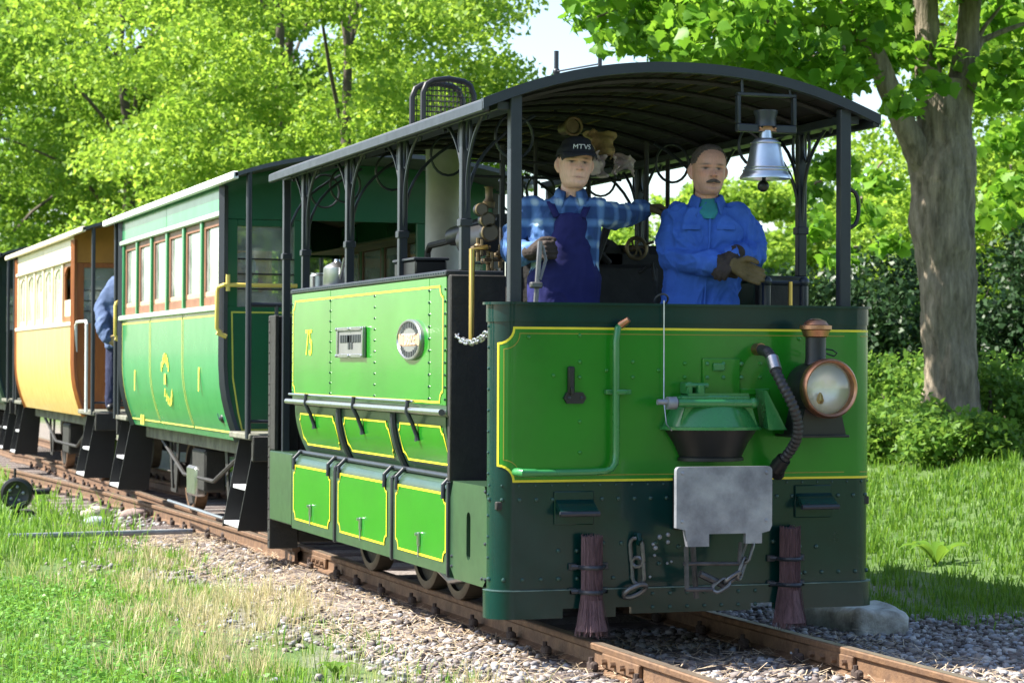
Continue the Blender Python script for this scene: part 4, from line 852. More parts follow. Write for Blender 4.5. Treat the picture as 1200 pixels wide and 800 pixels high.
def passenger_coach(nm, label, y0, y1, ry0, ry1, kind, eave=2.63, crown=.17, front_detail=True):
    c = thing(nm, label, 'carriage', (0, (y0+y1)/2, 0))
    gm = {'green': cgreen, 'wood': wood, 'dark': vdgreen}[kind]; em = {'green': cdgreen, 'wood': wood_o, 'dark': vdgreen}[kind]
    post_m = {'green': slate, 'wood': wood_c, 'dark': vdgreen}[kind]
    arcr = arch('roof', HC+.06, lambda x: eave+crown*(1-abs(x/(HC+.06))**2.3)-.02, ry0, ry1, .03, roofm, c)
    edge = {'green': whitep, 'wood': wood_c, 'dark': slate}[kind]
    for g in (-1, 1): mb = MB(); mb.box(g*(HC+.035), g*(HC+.075), ry0, ry1, eave-.035, eave+.02, .006); mb.build('gutter', edge, arcr)
    mb = MB(); mb.box(-HC+.16, HC-.16, y0+.02, y1-.02, .80, .85, .004); mb.build('floor', int_w, c)
    mb = MB()
    for g in (-1, 1): mb.box(g*.74, g*.80, ry0+.1, ry1-.1, .62, .80, .006)
    mb.box(-.7, .7, y0-.4, y0-.3, .6, .8); mb.box(-.7, .7, y1+.3, y1+.4, .6, .8); mb.build('underframe', mat('dusty_underframe', (.22, .22, .17), .8, vscale=5, dark=(.06, .06, .05)), c)
    for g in (-1, 1):
        mb = MB()
        for a, b in (((y0+.6, .62), (y0+1.7, .36)), ((y1-.6, .62), (y1-1.7, .36)), ((y0+1.7, .36), (y1-1.7, .36))): mb.tube([(g*.77, a[0], a[1]), (g*.77, b[0], b[1])], .018, 6)
        mb.box(g*.6, g*.78, (y0+y1)/2-.3, (y0+y1)/2+.25, .25, .6, .02)
        mb.build('truss', sootm, c)
    wheelset(c, y0+1.2); wheelset(c, y1-1.0)
    # ---- side walls
    nw = 6; cw = (y1-y0-.16)/nw; wz0, wz1 = 1.76, 2.37
    for g in (-1, 1):
        zs = [.74, .82, .9, 1.0, 1.1, 1.2, 1.3, 1.69]
        npan = 3 if kind != 'wood' else 1
        for k in range(npan):
            a, b = y0+.05+(y1-y0-.1)*k/npan+.004, y0+.05+(y1-y0-.1)*(k+1)/npan-.004
            mb = MB(); vs = []
            for z in zs: vs += [(g*tumble(z), a, z), (g*tumble(z), b, z), (g*(tumble(z)-.03), b, z), (g*(tumble(z)-.03), a, z)]
            fs = []
            for i in range(len(zs)-1):
                for q in range(4): fs.append((4*i+q, 4*i+(q+1) % 4, 4*i+4+(q+1) % 4, 4*i+4+q))
            fs += [(0, 1, 2, 3), (len(vs)-4, len(vs)-3, len(vs)-2, len(vs)-1)]; mb.add(vs, fs); wl = mb.build('side_panel', gm, c, 50)
            if kind == 'green' and g < 0:
                ln = MB()
                for pts in ([(a+.025, z) for z in zs[1:]], [(b-.025, z) for z in zs[1:]], [(a+.025, .80), (b-.025, .80)], [(a+.025, 1.66), (b-.025, 1.66)]): ln.ribbon([(-tumble(z)-.003, y, z) for y, z in pts], Vector((-1, 0, 0)), .012)
                ln.build('panel_lining', mat('pale_yellow_line', (.62, .62, .1), .4), wl, 0)
        if kind == 'wood':
            mb = MB(); n = int((y1-y0-.1)/.105)
            for k in range(n):
                a = y0+.05+(y1-y0-.1)*k/n+.004; b = a+(y1-y0-.1)/n-.008; vs = []
                for z in zs: vs += [(g*(tumble(z)+.012), a, z), (g*(tumble(z)+.012), b, z), (g*(tumble(z)-.002), b, z), (g*(tumble(z)-.002), a, z)]
                fs = []
                for i in range(len(zs)-1):
                    for q in (0, 1, 3): fs.append((4*i+q, 4*i+(q+1) % 4, 4*i+4+(q+1) % 4, 4*i+4+q))
                mb.add(vs, fs)
            mb.build('planks', wood, c, 40, kind='stuff')
        rail_m = {'green': whitep if False else mat('pale_green_rail', (.42, .52, .42), .35, var=.2), 'wood': wood_c, 'dark': vdgreen}[kind]
        mb = MB(); mb.box(g*(HC-.03), g*(HC+.03), y0, y1, 1.69, 1.735, .008); mb.build('waist_rail', rail_m, c)
        mb = MB(); mb.box(g*(HC-.04), g*(HC+.022), y0, y1, wz1+.01, wz1+.05, .006); mb.build('cornice', rail_m, c)
        fr_m = cgreen if kind == 'green' else (wood_c if kind == 'wood' else vdgreen)
        for k in range(2):
            a, b = y0+.03+(y1-y0-.06)*k/2+.004, y0+.03+(y1-y0-.06)*(k+1)/2-.004
            mb = MB(); mb.box(g*(HC-.035), g*(HC+.0), a, b, wz1+.05, eave+.02, .004); mb.build('frieze_panel', fr_m, c)
        for k in range(nw+1):
            yy = y0+.08+cw*k; mb = MB(); mb.box(g*(HC-.05), g*(HC+.004), yy-.034, yy+.034, 1.735, wz1+.01, .006); mb.build('window_post', (cgreen if kind == 'green' else wood_c if kind == 'wood' else vdgreen), c)
        for k in range(nw):
            a, b = y0+.08+cw*k+.036, y0+.08+cw*(k+1)-.036
            opened = kind == 'wood' and k == 0
            mb = MB(); X = lambda v: g*v
            t_ = .045
            sm_ = sash if kind != 'wood' else wood_c
            mb.box(X(HC-.045), X(HC-.018), a, b, 1.735, 1.735+.07, .004); mb.box(X(HC-.045), X(HC-.018), a, a+t_, 1.805, wz1+.008, .004); mb.box(X(HC-.045), X(HC-.018), b-t_, b, 1.805, wz1+.008, .004)
            if kind == 'wood':
                cc = (a+b)/2; h = (b-a)/2-t_; po = [(a+t_, wz1+.007), (a+t_, wz1-.13)]+[(cc-h*math.cos(t), wz1-.13+.1*math.sin(t)) for t in np.linspace(0, math.pi, 9)]+[(b-t_, wz1-.13), (b-t_, wz1+.007)]
                mb.prism(po, lambda p_, q_: (X(HC-.045), p_, q_), lambda p_, q_: (X(HC-.018), p_, q_))
            else: mb.box(X(HC-.045), X(HC-.018), a+t_, b-t_, wz1-.05, wz1+.008, .004)
            win = mb.build('window', wood_o if opened else sm_, c, 30)
            zlo = 2.02 if opened else 1.805
            if not opened:
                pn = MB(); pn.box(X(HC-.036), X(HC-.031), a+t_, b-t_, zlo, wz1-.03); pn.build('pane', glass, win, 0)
                if kind == 'green': bl = MB(); bl.box(X(HC-.034), X(HC-.022), a+t_, b-t_, 1.806, 1.845, .003); bl.build('pale_sill', mat('pale_sill_wood', (.5, .4, .25), .5), win)
            else:
                pn = MB(); pn.box(X(HC-.05), X(HC-.02), a+t_, b-t_, 1.8, 1.98, .005); pn.build('dropped_sash', wood_c, win)
    # ---- ends: left window, doorway, right window
    for ye, sgn in ((y0, 1), (y1, -1)):
        ya, yb = (ye, ye+.04) if sgn > 0 else (ye-.04, ye)
        prof = [(-HC+.005, 1.3), (-tumble(1.0)+.005, 1.0), (-tumble(.76)+.005, .76), (-.42, .76), (-.42, 1.72), (-HC+.005, 1.72)]
        for s_ in (1, -1):
            mb = MB(); mb.prism([(s_*a, b) for a, b in prof], lambda a, b: (a, ya, b), lambda a, b: (a, yb, b))
            s_ = -s_
            mb.box(s_*(HC-.005), s_*(HC-.11), ya, yb, 1.72, 2.36, .004); mb.box(s_*.42, s_*.52, ya, yb, 1.72, 2.36, .004)
            mb.box(s_*.52, s_*(HC-.11), ya, yb, 2.31, 2.36, .004)
            ew = mb.build('end_wall', em, c, 30)
        mb = MB(); n = 20; po = [(-HC+.005, 2.362)]+[(x, eave+crown*(1-abs(x/(HC+.06))**2.3)-.022) for x in np.linspace(-HC+.005, HC-.005, n)]+[(HC-.005, 2.362)]
        mb.prism(po, lambda a, b: (a, ya-.004*sgn if sgn > 0 else ya, b), lambda a, b: (a, yb, b)); mb.build('end_gable', (mat('golden_board', (.45, .2, .03), .35, var=.3) if kind == 'wood' else em), ew, 0)
        for s_ in (-1, 1):
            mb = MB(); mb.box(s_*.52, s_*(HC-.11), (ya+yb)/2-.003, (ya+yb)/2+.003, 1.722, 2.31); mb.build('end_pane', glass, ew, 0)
            mb = MB()
            for z in (1.85, 1.96, 2.07): mb.cyl((s_*.52, ya-.006, z), (s_*(HC-.11), ya-.006, z), .006, n=6)
            mb.build('window_bars', black, ew, kind='stuff')
        if kind == 'green':
            for s_ in (-1, 1): ln = MB(); ln.ribbon([(s_*.47, ya-.002, .82), (s_*.47, ya-.002, 1.68), (s_*.98, ya-.002, 1.68), (s_*.97, ya-.002, 1.2), (s_*.93, ya-.002, .95), (s_*.9, ya-.002, .82)], Vector((0, -1, 0)), .012, True); ln.build('end_lining', MATS['pale_yellow_line'], ew, 0)
        for s_ in (-1, 1):
            zs = [.74, .85, .95, 1.05, 1.15, 1.3, 1.7, 2.6]; mb = MB(); mb.tube([(s_*(tumble(z)-.002), ye-.012*sgn, z) for z in zs], .034, 4); mb.build('corner_post', slate if kind == 'green' else em, c, 20)
    # ---- inside: ceiling, benches, nets
    arch('ceiling', HC-.06, lambda x: eave+crown*(1-abs(x/(HC+.06))**2.3)-.08, y0+.05, y1-.05, .02, mat('dim_ceiling_boards', (.2, .17, .12), .7), c)
    for yy in np.arange(y0+.5, y1-.4, 1.15):
        for s_ in (-1, 1):
            mb = MB(); mb.box(s_*.32, s_*.94, yy, yy+.4, 1.22, 1.27, .02); mb.box(s_*.32, s_*.94, yy+.4, yy+.45, 1.2, 1.85, .02); mb.box(s_*.34, s_*.4, yy+.05, yy+.1, .85, 1.22); mb.box(s_*.86, s_*.92, yy+.05, yy+.1, .85, 1.22); mb.build('bench', int_w, c)
    if kind == 'green':
        for s_ in (-1, 1):
            mb = MB(); mb.box(s_*.66, s_*.95, y0+.3, y1-.3, 2.32, 2.335, .004); mb.build('luggage_rack', cream, c)
    return c
def platform(c, ya, yb, front, kind, gate=True):
    """open end platform; front True: the end nearer the engine"""
    mb = MB(); mb.box(-1.0, 1.0, ya, yb, .77, .815, .008); mb.build('platform_floor', MATS['dusty_underframe'], c)
    mb = MB(); e = ya if front else yb
    mb.box(-.98, .98, e-.03, e+.03, .62, .80, .008); mb.build('headstock_beam', sootm, c)
    ye = ya+.05 if front else yb-.05
    for x in (-1.0, 1.0):
        mb = MB(); mb.cyl((x, ye, .78), (x, ye, 2.66), .021, n=10); mb.build('platform_post', slate, c)
        mb = MB(); mb.cyl((x*.985, ye+(.1 if front else -.1), .8), (x*.985, ye+(.1 if front else -.1), 1.72), .016, n=8); mb.build('gate_post', slate, c)
    for s_ in (-1, 1):
        mb = MB(); mb.cyl((s_*.98, ye, 1.72), (s_*.42, ye, 1.72), .016, n=8); mb.cyl((s_*.98, ye, .9), (s_*.42, ye, .9), .012, n=8)
        for x in (.8, .62, .42): mb.cyl((s_*x, ye, .8), (s_*x, ye, 1.72), .014, n=8)
        mb.build('railing', slate, c)
c1 = passenger_coach('green_tram_carriage', 'green wooden tram carriage coupled behind the engine, with cream-lettered side', 6.15, 10.85, 5.42, 11.55, 'green')
platform(c1, 5.42, 6.13, True, 'green'); platform(c1, 10.87, 11.55, False, 'green')
steps(c1, 5.52, 6.05); steps(c1, 10.95, 11.5)
for y, d in ((6.1, -1), (10.9, 1)):
    mb = MB(); mb.tube([(-1.07, y, 1.53), (-1.1, y, 1.56), (-1.1, y, 1.83), (-1.09, y, 1.86), (-1.06, y+.05*d, 1.875), (-.52, y+.06*d, 1.875)], .015, 10); h = mb.build('yellow_grab_rail', ypipe, c1)
    mb = MB(); mb.cyl((-1.03, y+.05*d, 1.83), (-1.03, y+.05*d, 1.95), .016, n=8); mb.build('grab_bracket', ypipe, h); mb = MB(); mb.cyl((-1.03, y, 1.5), (-1.1, y, 1.53), .017, n=8); mb.build('grab_bracket', ypipe, h)
yel2 = mat('signwriter_yellow', (.78, .68, .08), .4, var=.1)
def cm(px, py): q = onp(0, -1.055, px, py); return SIDE_M(q.y, q.z, -1.056), q
for px, py in ((158, 447), (233, 446)): M_, q = cm(px, py); text('class_number', '1', .27, M_, yel2, c1, .002, 1.3)
_, q = cm(193, 444); mb = MB(); mb.box(-1.0545, -1.0505, q.y-.035, q.y+.035, q.z-.045, q.z+.045, .001); mb.build('crest_middle', yel2, c1)
_, qa = cm(193, 424); _, qb = cm(194, 465)
for sg, qq in ((1, qa), (-1, qb)):    # arched rows of small painted letters, too small to read
    for k in range(8):
        u = -1+2*k/7; yy = qq.y+u*.16; zz = qq.z+sg*(.035-.075*u*u); xx = -tumble(zz)-.003; w_ = .017
        mb = MB(); mb.box(xx-.002, xx+.002, yy-w_, yy-w_+.012, zz-.04, zz+.04); mb.box(xx-.002, xx+.002, yy-w_+.012, yy+w_, zz+(.018 if k % 3 else -.01), zz+(.038 if k % 3 else .01))
        if k % 2: mb.box(xx-.002, xx+.002, yy+w_-.012, yy+w_, zz-.04, zz+.016)
        else: mb.box(xx-.002, xx+.002, yy-w_+.012, yy+w_, zz-.038, zz-.02)
        mb.build('crest_letter', yel2, c1, 0)
M_, q = cm(155, 488); 
for dy in (-.06, .05): mb = MB(); xx = -tumble(q.z)-.004; mb.box(xx-.002, xx+.002, q.y+dy-.03, q.y+dy+.03, q.z-.07, q.z+.07); mb.build('small_number', yel2, c1)
c2 = passenger_coach('varnished_wood_carriage', 'varnished yellow wood carriage with arched windows behind the green one', 14.1, 19.3, 12.95, 20.1, 'wood', eave=2.66)
platform(c2, 12.95, 14.08, True, 'wood'); platform(c2, 19.32, 20.1, False, 'wood'); steps(c2, 13.2, 13.8); steps(c2, 19.45, 20.0)
for y in (13.2,):
    mb = MB(); mb.tube([(-1.02, 14.1, 1.42), (-1.03, 14.05, 1.7), (-1.03, 13.95, 1.73), (-1.03, 13.3, 1.73), (-1.03, 13.25, 1.7), (-1.03, 13.25, .8)], .016, 8); mb.build('grab_rail', whitep, c2)
c3 = passenger_coach('dark_green_carriage', 'dark green carriage at the tail of the train', 21.6, 27.5, 20.75, 28.3, 'dark', eave=2.74)
platform(c3, 20.75, 21.58, True, 'dark'); steps(c3, 20.9, 21.5)
# brake gear and couplings between the vehicles
mb = MB(); mb.cyl((0, 4.87, .5), (0, 5.4, .55), .05); mb.build('drawbar', sootm, c1)
mb = MB(); mb.cyl((0, 11.6, .55), (0, 12.9, .55), .05); mb.box(-.2, .2, 11.6, 11.65, .4, .75, .02); mb.box(-.2, .2, 12.85, 12.9, .4, .75, .02); mb.build('drawbar', sootm, c2)
mb = MB(); mb.cyl((-.86, 7.0, .12), (-.86, 9.4, .12), .014, n=8); mb.box(-.8, -.7, 8.5, 8.9, .2, .45, .02); mb.build('brake_rod', steel, c1)

# ================================================================== VEGETATION
lf_spring = leafmat('spring_leaves', (.11, .235, .02), (.27, .41, .05), .5)
lf_mid = leafmat('mid_green_leaves', (.075, .185, .018), (.19, .32, .035), .5)
lf_maple = leafmat('maple_leaves', (.06, .18, .012), (.17, .34, .03), .5)
lf_dark = leafmat('dark_hedge_leaves', (.012, .035, .012), (.03, .07, .02), .15)  # leaf green darkened to paint in the shade of taller trees
lf_under = leafmat('undergrowth_leaves', (.06, .15, .02), (.15, .27, .04))
bark = mat('grey_brown_bark', (.30, .245, .18), .9, vscale=6, dark=(.075, .06, .04), bump=1., bscale=20, stretch=(2.6, 2.6, .45))
bark2 = mat('dark_bark', (.12, .095, .07), .9, vscale=6, dark=(.05, .04, .03), bump=.6, bscale=25)
def unit(v): return v/np.maximum(np.linalg.norm(v, axis=1, keepdims=True), 1e-9)
def leaves(C, L, rg, up=.5, asp=.62, fold=.14, droop=0.):
    """one folded diamond per centre"""
    n = len(C); nn = unit(rg.normal(size=(n, 3))+np.array([0, 0, up*1.6])); t = rg.normal(size=(n, 3)); t[:, 2] -= droop
    t = unit(t-nn*np.sum(t*nn, 1, keepdims=True)); b = np.cross(nn, t); l = (L*rg.uniform(.65, 1.3, n))[:, None]
    V = np.empty((n, 4, 3)); V[:, 0] = C+t*l*.5; V[:, 1] = C+b*l*asp*.5+nn*l*fold+t*l*.08; V[:, 2] = C-t*l*.5; V[:, 3] = C-b*l*asp*.5+nn*l*fold+t*l*.08
    return V.reshape(-1, 3), np.arange(4*n).reshape(n, 4)
def lobed(C, L, rg, up=.35, droop=.8):
    """broad five-lobed leaves: a fan of three quads each"""
    n = len(C); nn = unit(rg.normal(size=(n, 3))+np.array([0, 0, up*1.6])); t = rg.normal(size=(n, 3)); t[:, 2] -= droop
    t = unit(t-nn*np.sum(t*nn, 1, keepdims=True)); b = np.cross(nn, t); l = (L*rg.uniform(.6, 1.25, n))[:, None]
    pr = [(0, 0, 0), (.0, .3, .02), (.18, .55, .05), (.36, .42, .1), (.42, .62, .1), (.62, .3, .06), (1.0, 0, 0), (.62, -.3, .06), (.42, -.62, .1), (.36, -.42, .1), (.18, -.55, .05), (.0, -.3, .02)]
    V = np.stack([C+t*l*(a-.4)+b*l*w*.9-nn*l*h for a, w, h in pr], 1); k = len(pr)
    base = (np.arange(n)*k)[:, None]; q = [(0, 1, 2, 3), (0, 3, 4, 5), (0, 5, 6, 7), (0, 7, 8, 9), (0, 9, 10, 11)]
    Fq = np.concatenate([base+np.array(a) for a in q]); return V.reshape(-1, 3), Fq
def bough_cloud(centres, radii, n, rg, flat=.42):
    k = rg.choice(len(centres), n, p=radii**2/np.sum(radii**2)); d = unit(rg.normal(size=(n, 3)))*(rg.random((n, 1))**.45)
    d[:, 2] *= flat; P = centres[k]+d*radii[k][:, None]; r2 = np.sum(d[:, :2]**2, 1); P[:, 2] -= .32*r2*radii[k]; return P
def tree(nm, label, x, y, h, r, n, L, m, seed, z0=1.2, nb=90, trunk_r=.22, group=None, dens_low=None, tb=bark2):
    rg = np.random.default_rng(seed); rs_ = random.Random(seed); zg = float(gz(x, y)); t = thing(nm, label, 'tree', (x, y, zg), group)
    zc = (z0+h)/2; hz = (h-z0)/2
    d = unit(rg.normal(size=(nb, 3)))*(rg.uniform(.35, 1, (nb, 1))**.6)
    C = np.stack([x+d[:, 0]*r, y+d[:, 1]*r, zg+zc+d[:, 2]*hz], 1); rad = rg.uniform(.55, 1.35, nb)*r*.27
    P = bough_cloud(C, rad, n, rg)
    if dens_low:                          # more leaves where the crown can be seen from the line
        keep = (P[:, 2] < dens_low) | (rg.random(n) < .35); P = P[keep]
    V, Fq = leaves(P, L, rg); link('crown', npmesh('crown', V, Fq, m), t)
    tr = MB(); pts = [Vector((x, y, zg-.1))]; n_ = 7
    for k in range(1, n_): pts.append(Vector((x+rs_.uniform(-.12, .12)*k*.5, y+rs_.uniform(-.12, .12)*k*.5, zg+(h*.8)*k/(n_-1))))
    tr.tube(pts, [trunk_r*(1.25 if k == 0 else 1-.85*k/(n_-1)) for k in range(n_)], 10); tk = tr.build('trunk', tb, t, 60)
    for k in rs_.sample(range(nb), min(nb, 12)):
        c = Vector(C[k]); j = min(n_-2, max(1, int((c.z-zg)/(h*.8)*(n_-1))-1)); a = pts[j]; mid = a.lerp(c, .5)+Vector((rs_.uniform(-.3, .3), rs_.uniform(-.3, .3), .5)); m1 = a.lerp(mid, .5)+Vector((rs_.uniform(-.15, .15), rs_.uniform(-.15, .15), .15)); m2 = mid.lerp(c, .5)+Vector((rs_.uniform(-.2, .2), rs_.uniform(-.2, .2), .1)); b = MB(); b.tube([a, m1, mid, m2, c], [trunk_r*.26, trunk_r*.22, trunk_r*.16, trunk_r*.1, .012], 6); b.build('branch', tb, tk, 60)
    return t
GR = 'trees beyond the train'
tree('broadleaf_tree', 'pale yellow-green leafy tree rising behind the engine canopy', 5.2, 27, 12, 3.4, 62000, .115, lf_spring, 1, .9, 100, .16, GR, 9)
tree('broadleaf_tree', 'dense light green tree rising behind the green carriage roof', 6.0, 36, 15, 4.8, 70000, .14, lf_spring, 2, 1., 120, .2, GR, 10)
tree('broadleaf_tree', 'mid green drooping tree rising behind the wooden carriage', 4.6, 46, 16, 5., 62000, .16, lf_mid, 3, 1., 110, .22, GR, 11)
tree('broadleaf_tree', 'darker green tree standing over the tail of the train', 2.6, 58, 17, 5.2, 50000, .2, lf_mid, 4, 1., 90, .24, GR, 13)
tree('broadleaf_tree', 'far green tree closing the line behind the dark carriage', -2.5, 74, 18, 6, 34000, .27, lf_mid, 5, .5, 80, .3, GR, 15)
tree('broadleaf_tree', 'tall hazy tree filling the gap between the two light green trees', 9.6, 50, 19, 5.4, 42000, .22, lf_spring, 6, 1., 90, .24, GR, 14)
tree('broadleaf_tree', 'tall mid green tree behind the drooping tree', 8.5, 64, 20, 6.0, 36000, .27, lf_mid, 7, 1., 80, .3, GR, 16)
tree('broadleaf_tree', 'low pale tree far away, seen through the cab beside the young driver', 31, 73, 8.2, 5, 24000, .3, lf_spring, 8, .2, 60, .16, GR)
tree('broadleaf_tree', 'low pale tree far away, seen beside the older driver', 39, 76, 8.8, 5.2, 24000, .3, lf_spring, 9, .2, 60, .16, GR)
tree('broadleaf_tree', 'low pale tree far away, seen below the bell', 47, 79, 9.6, 5.4, 24000, .3, lf_spring, 13, .2, 60, .16, GR)
tree('broadleaf_tree', 'bright leafy tree standing to the right behind the maple trunk', 17.5, 25.5, 13, 4.4, 52000, .13, lf_spring, 10, 1.6, 90, .2, GR, 9)
tree('broadleaf_tree', 'tall green tree far behind the hedge', 26, 37, 17, 6, 40000, .19, lf_mid, 12, 1., 80, .3, GR, 12)
# unseen trees added behind the camera and leftward for reflections in paint and panes
for k, (x, y, h, r) in enumerate(((9, -27, 11, 4.5), (18, -30, 12, 5), (1, -33, 12, 5), (-9, -36, 12, 5))):
    tree('park_tree', ['round tree of the park opposite the engine front', 'second tree of the park opposite the engine front', 'tall tree of the park behind the photographer', 'last tree of the park row beside the field'][k], x, y, h, r, 9000, .42, lf_mid, 90+k, 1.2, 50, .25, 'park trees facing the train')
for k, (x, y, h, r) in enumerate(((-27, 14, 7, 4), (-30, 30, 8, 4.5), (-33, 48, 9, 5), (-36, 70, 10, 6))):
    tree('field_tree', ['low tree across the field beside the engine', 'low tree across the field beside the green carriage', 'tree across the field beside the wooden carriage', 'far tree at the end of the field'][k], x, y, h, r, 9000, .42, lf_spring, 95+k, .5, 50, .2, 'trees across the field')

# ---- the maple with the forked trunk, right of the engine
MY = 11.0
def mp(px, py, y=MY): return onp(1, y, px, py)
mb0 = mp(1113, 500); mz = float(gz(mb0.x, MY))
maple = thing('maple_tree', 'forked grey-barked maple trunk with broad leaves right of the engine', 'tree', (mb0.x, MY, mz))
s_ = 1/113.
pts = [(1116, 545, 46), (1116, 500, 38), (1115, 470, 33), (1114, 420, 31.5), (1110, 350, 33), (1106, 280, 36), (1105, 220, 39), (1105, 190, 39), (1106, 160, 34), (1106, 120, 29), (1107, 95, 29)]
def wob_tube(pts, nseg=16, dim=None):
    """trunk with an uneven bark outline"""
    out = MB(); P = [mp(a, b) for a, b, _ in pts]; Q = []; Rr = []
    for i in range(len(P)-1):
        for t in np.linspace(0, 1, 10, endpoint=False): Q.append(P[i].lerp(P[i+1], t)); Rr.append((pts[i][2]*(1-t)+pts[i+1][2]*t)*s_)
    Q.append(P[-1]); Rr.append(pts[-1][2]*s_); o = MB(); o.tube(Q, Rr, nseg)
    o.v = [tuple(Vector(v)+(Vector(v)-Q[k//nseg])*(.16*noise.noise(Vector(v)*2.4)+.07*noise.noise(Vector((v[0]*9, v[1]*9, v[2]*2.5)))-.10*max(0, 1-4*abs(noise.noise(Vector((v[0]*11, v[1]*11, v[2]*2.2+3)))))+.05*noise.noise(Vector(v)*22))) for k, v in enumerate(o.v)]
    return o
tk = wob_tube(pts, 56).build('trunk', bark, maple, 70)
wob_tube([(1100, 215, 22), (1080, 185, 18), (1062, 150, 15.5), (1046, 115, 14), (1028, 70, 13), (1008, 35, 11.5), (985, -20, 9), (955, -90, 6), (920, -170, 3)]).build('limb', bark, tk, 70)
wob_tube([(1098, 150, 22), (1090, 110, 19), (1087, 60, 16), (1085, 10, 15), (1080, -60, 13), (1075, -170, 9), (1065, -330, 4)]).build('limb', bark, tk, 70)
wob_tube([(1113, 150, 22), (1125, 110, 19), (1132, 70, 16), (1136, 20, 14), (1142, -50, 12), (1155, -160, 8), (1170, -330, 4)]).build('limb', bark, tk, 70)
wob_tube([(1136, 70, 7), (1150, 48, 4.5), (1172, 38, 3.5), (1200, 28, 2.5)], 8).build('limb', bark, tk, 70)
wob_tube([(1136, 62, 5), (1155, 30, 3), (1175, 5, 2)], 8).build('limb', bark, tk, 70)
wob_tube([(1000, 30, 5), (950, 28, 4), (890, 26, 3), (830, 18, 2)], 8).build('limb', bark, tk, 70)
wob_tube([(985, -20, 5), (900, -30, 4), (790, -10, 3), (700, 20, 1.5)], 8).build('limb', bark, tk, 70)
rg = np.random.default_rng(42); Cs = []; Rs = []
def bough(px, py, y, r): Cs.append(mp(px, py, y)); Rs.append(r)
for px, py, r in ((700, 10, .4), (745, 30, .5), (790, -5, .7), (800, 48, .5), (850, 20, .75), (860, 60, .45), (900, 40, .6), (930, 5, .8), (950, 70, .55), (985, 20, .6), (990, 80, .4), (1010, 50, .5), (1040, 10, .55), (1060, 60, .35), (1100, 60, .3), (1092, 95, .22), (1110, 105, .16), (1060, 120, .25), (965, 105, .3), (920, 92, .3), (1170, 20, .6), (1190, 80, .5), (1165, 110, .35), (1190, 160, .45), (1185, 215, .4), (1170, 250, .3), (1025, 210, .3), (975, 190, .28), (950, 225, .25), (960, 260, .33), (1010, 250, .3), (1040, 285, .25), (985, 300, .25), (740, -40, .7), (840, -60, .8), (900, -110, .9), (1020, -80, 1.), (1120, -60, .8), (1200, -70, 1.)):
    bough(px, py, MY+rg.uniform(-1.6, 1.6) + (2.5 if py > 150 else 0), r)
CL = np.array([tuple(c) for c in Cs]); RL = np.array(Rs)
PL = bough_cloud(CL, RL, 8200, rg, .55)
d = unit(rg.normal(size=(60, 3)))*(rg.uniform(.4, 1, (60, 1))**.6); CH = np.stack([mb0.x+2.2+d[:, 0]*4.2, MY-.6+d[:, 1]*4.6, 9.8+d[:, 2]*3.4], 1); PH = bough_cloud(CH, rg.uniform(.8, 1.5, 60), 6500, rg)  # unseen upper crown added for shadows, shifted sideways to keep the trunk lit
V, Fq = lobed(PL, .15, rg); crown = link('crown', npmesh('crown', V, Fq, lf_maple), maple)
V, Fq = leaves(PH, .26, rg); link('upper_crown', npmesh('upper_crown', V, Fq, lf_maple), maple)
# twigs through the low boughs
for k in range(0, len(CL), 2):
    b = MB(); c = Vector(CL[k]); a = c+Vector((rg.uniform(-.2, .5), rg.uniform(-.3, .3), rg.uniform(.25, .5)))*RL[k]*1.6; b.tube([a, a.lerp(c, .5)+Vector((0, 0, .05)), c, c+(c-a)*.4], [.018, .014, .01, .004], 5); b.build('twig', bark, crown, 60)

# ---- hedge shrubs with tree shade painted into their leaves, and the sunlit undergrowth
def shrub(nm, label, x, y, rx, rz, n, L, m, seed, group, flat=.7):
    rg = np.random.default_rng(seed); zg = float(gz(x, y)); t = thing(nm, label, 'shrub', (x, y, zg), group); nb = 26
    d = unit(rg.normal(size=(nb, 3))); C = np.stack([x+d[:, 0]*rx*.75, y+d[:, 1]*rx*.75, zg+rz*.5+d[:, 2]*rz*.42], 1)
    P = bough_cloud(C, rg.uniform(.3, .55, nb)*rx, n, rg, flat); P = P[P[:, 2] > zg]; V, Fq = leaves(P, L, rg); link('foliage', npmesh('foliage', V, Fq, m), t)
    for k in range(5): b = MB(); a = rg.uniform(0, 6.28); b.tube([(x, y, zg-.05), (x+math.cos(a)*rx*.3, y+math.sin(a)*rx*.3, zg+rz*.4), (x+math.cos(a)*rx*.55, y+math.sin(a)*rx*.55, zg+rz*.75)], [.05, .035, .01], 6); b.build('stem', bark2, t, 60)
    return t
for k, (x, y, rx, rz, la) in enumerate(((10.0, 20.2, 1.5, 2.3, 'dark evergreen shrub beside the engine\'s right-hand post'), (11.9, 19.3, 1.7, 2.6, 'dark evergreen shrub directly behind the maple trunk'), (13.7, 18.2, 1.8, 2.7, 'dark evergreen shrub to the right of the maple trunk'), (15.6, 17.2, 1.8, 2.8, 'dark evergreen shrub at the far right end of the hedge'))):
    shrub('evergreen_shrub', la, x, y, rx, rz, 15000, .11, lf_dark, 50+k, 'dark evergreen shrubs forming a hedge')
for k, (px, yy, rx, rz, la) in enumerate(((1035, 13.5, .75, .95, 'pale green leafy shrub beside the headlamp'), (1068, 12.6, .6, .75, 'light green bushy weeds left of the maple\'s foot'), (1160, 11.4, .8, .8, 'light green bushy weeds right of the maple\'s foot'), (1195, 12.6, .8, .95, 'tall green weeds before the dark hedge'), (1118, 9.6, .6, .42, 'low green weeds in front of the maple\'s foot'), (1050, 10.8, .7, .5, 'low light green weeds between engine and maple'))):
    q = onp(1, yy, px, 500); shrub('weed_clump', la, q.x, yy, rx, rz, 4500, .085, lf_under, 80+k, 'leafy weeds around the maple', .8)

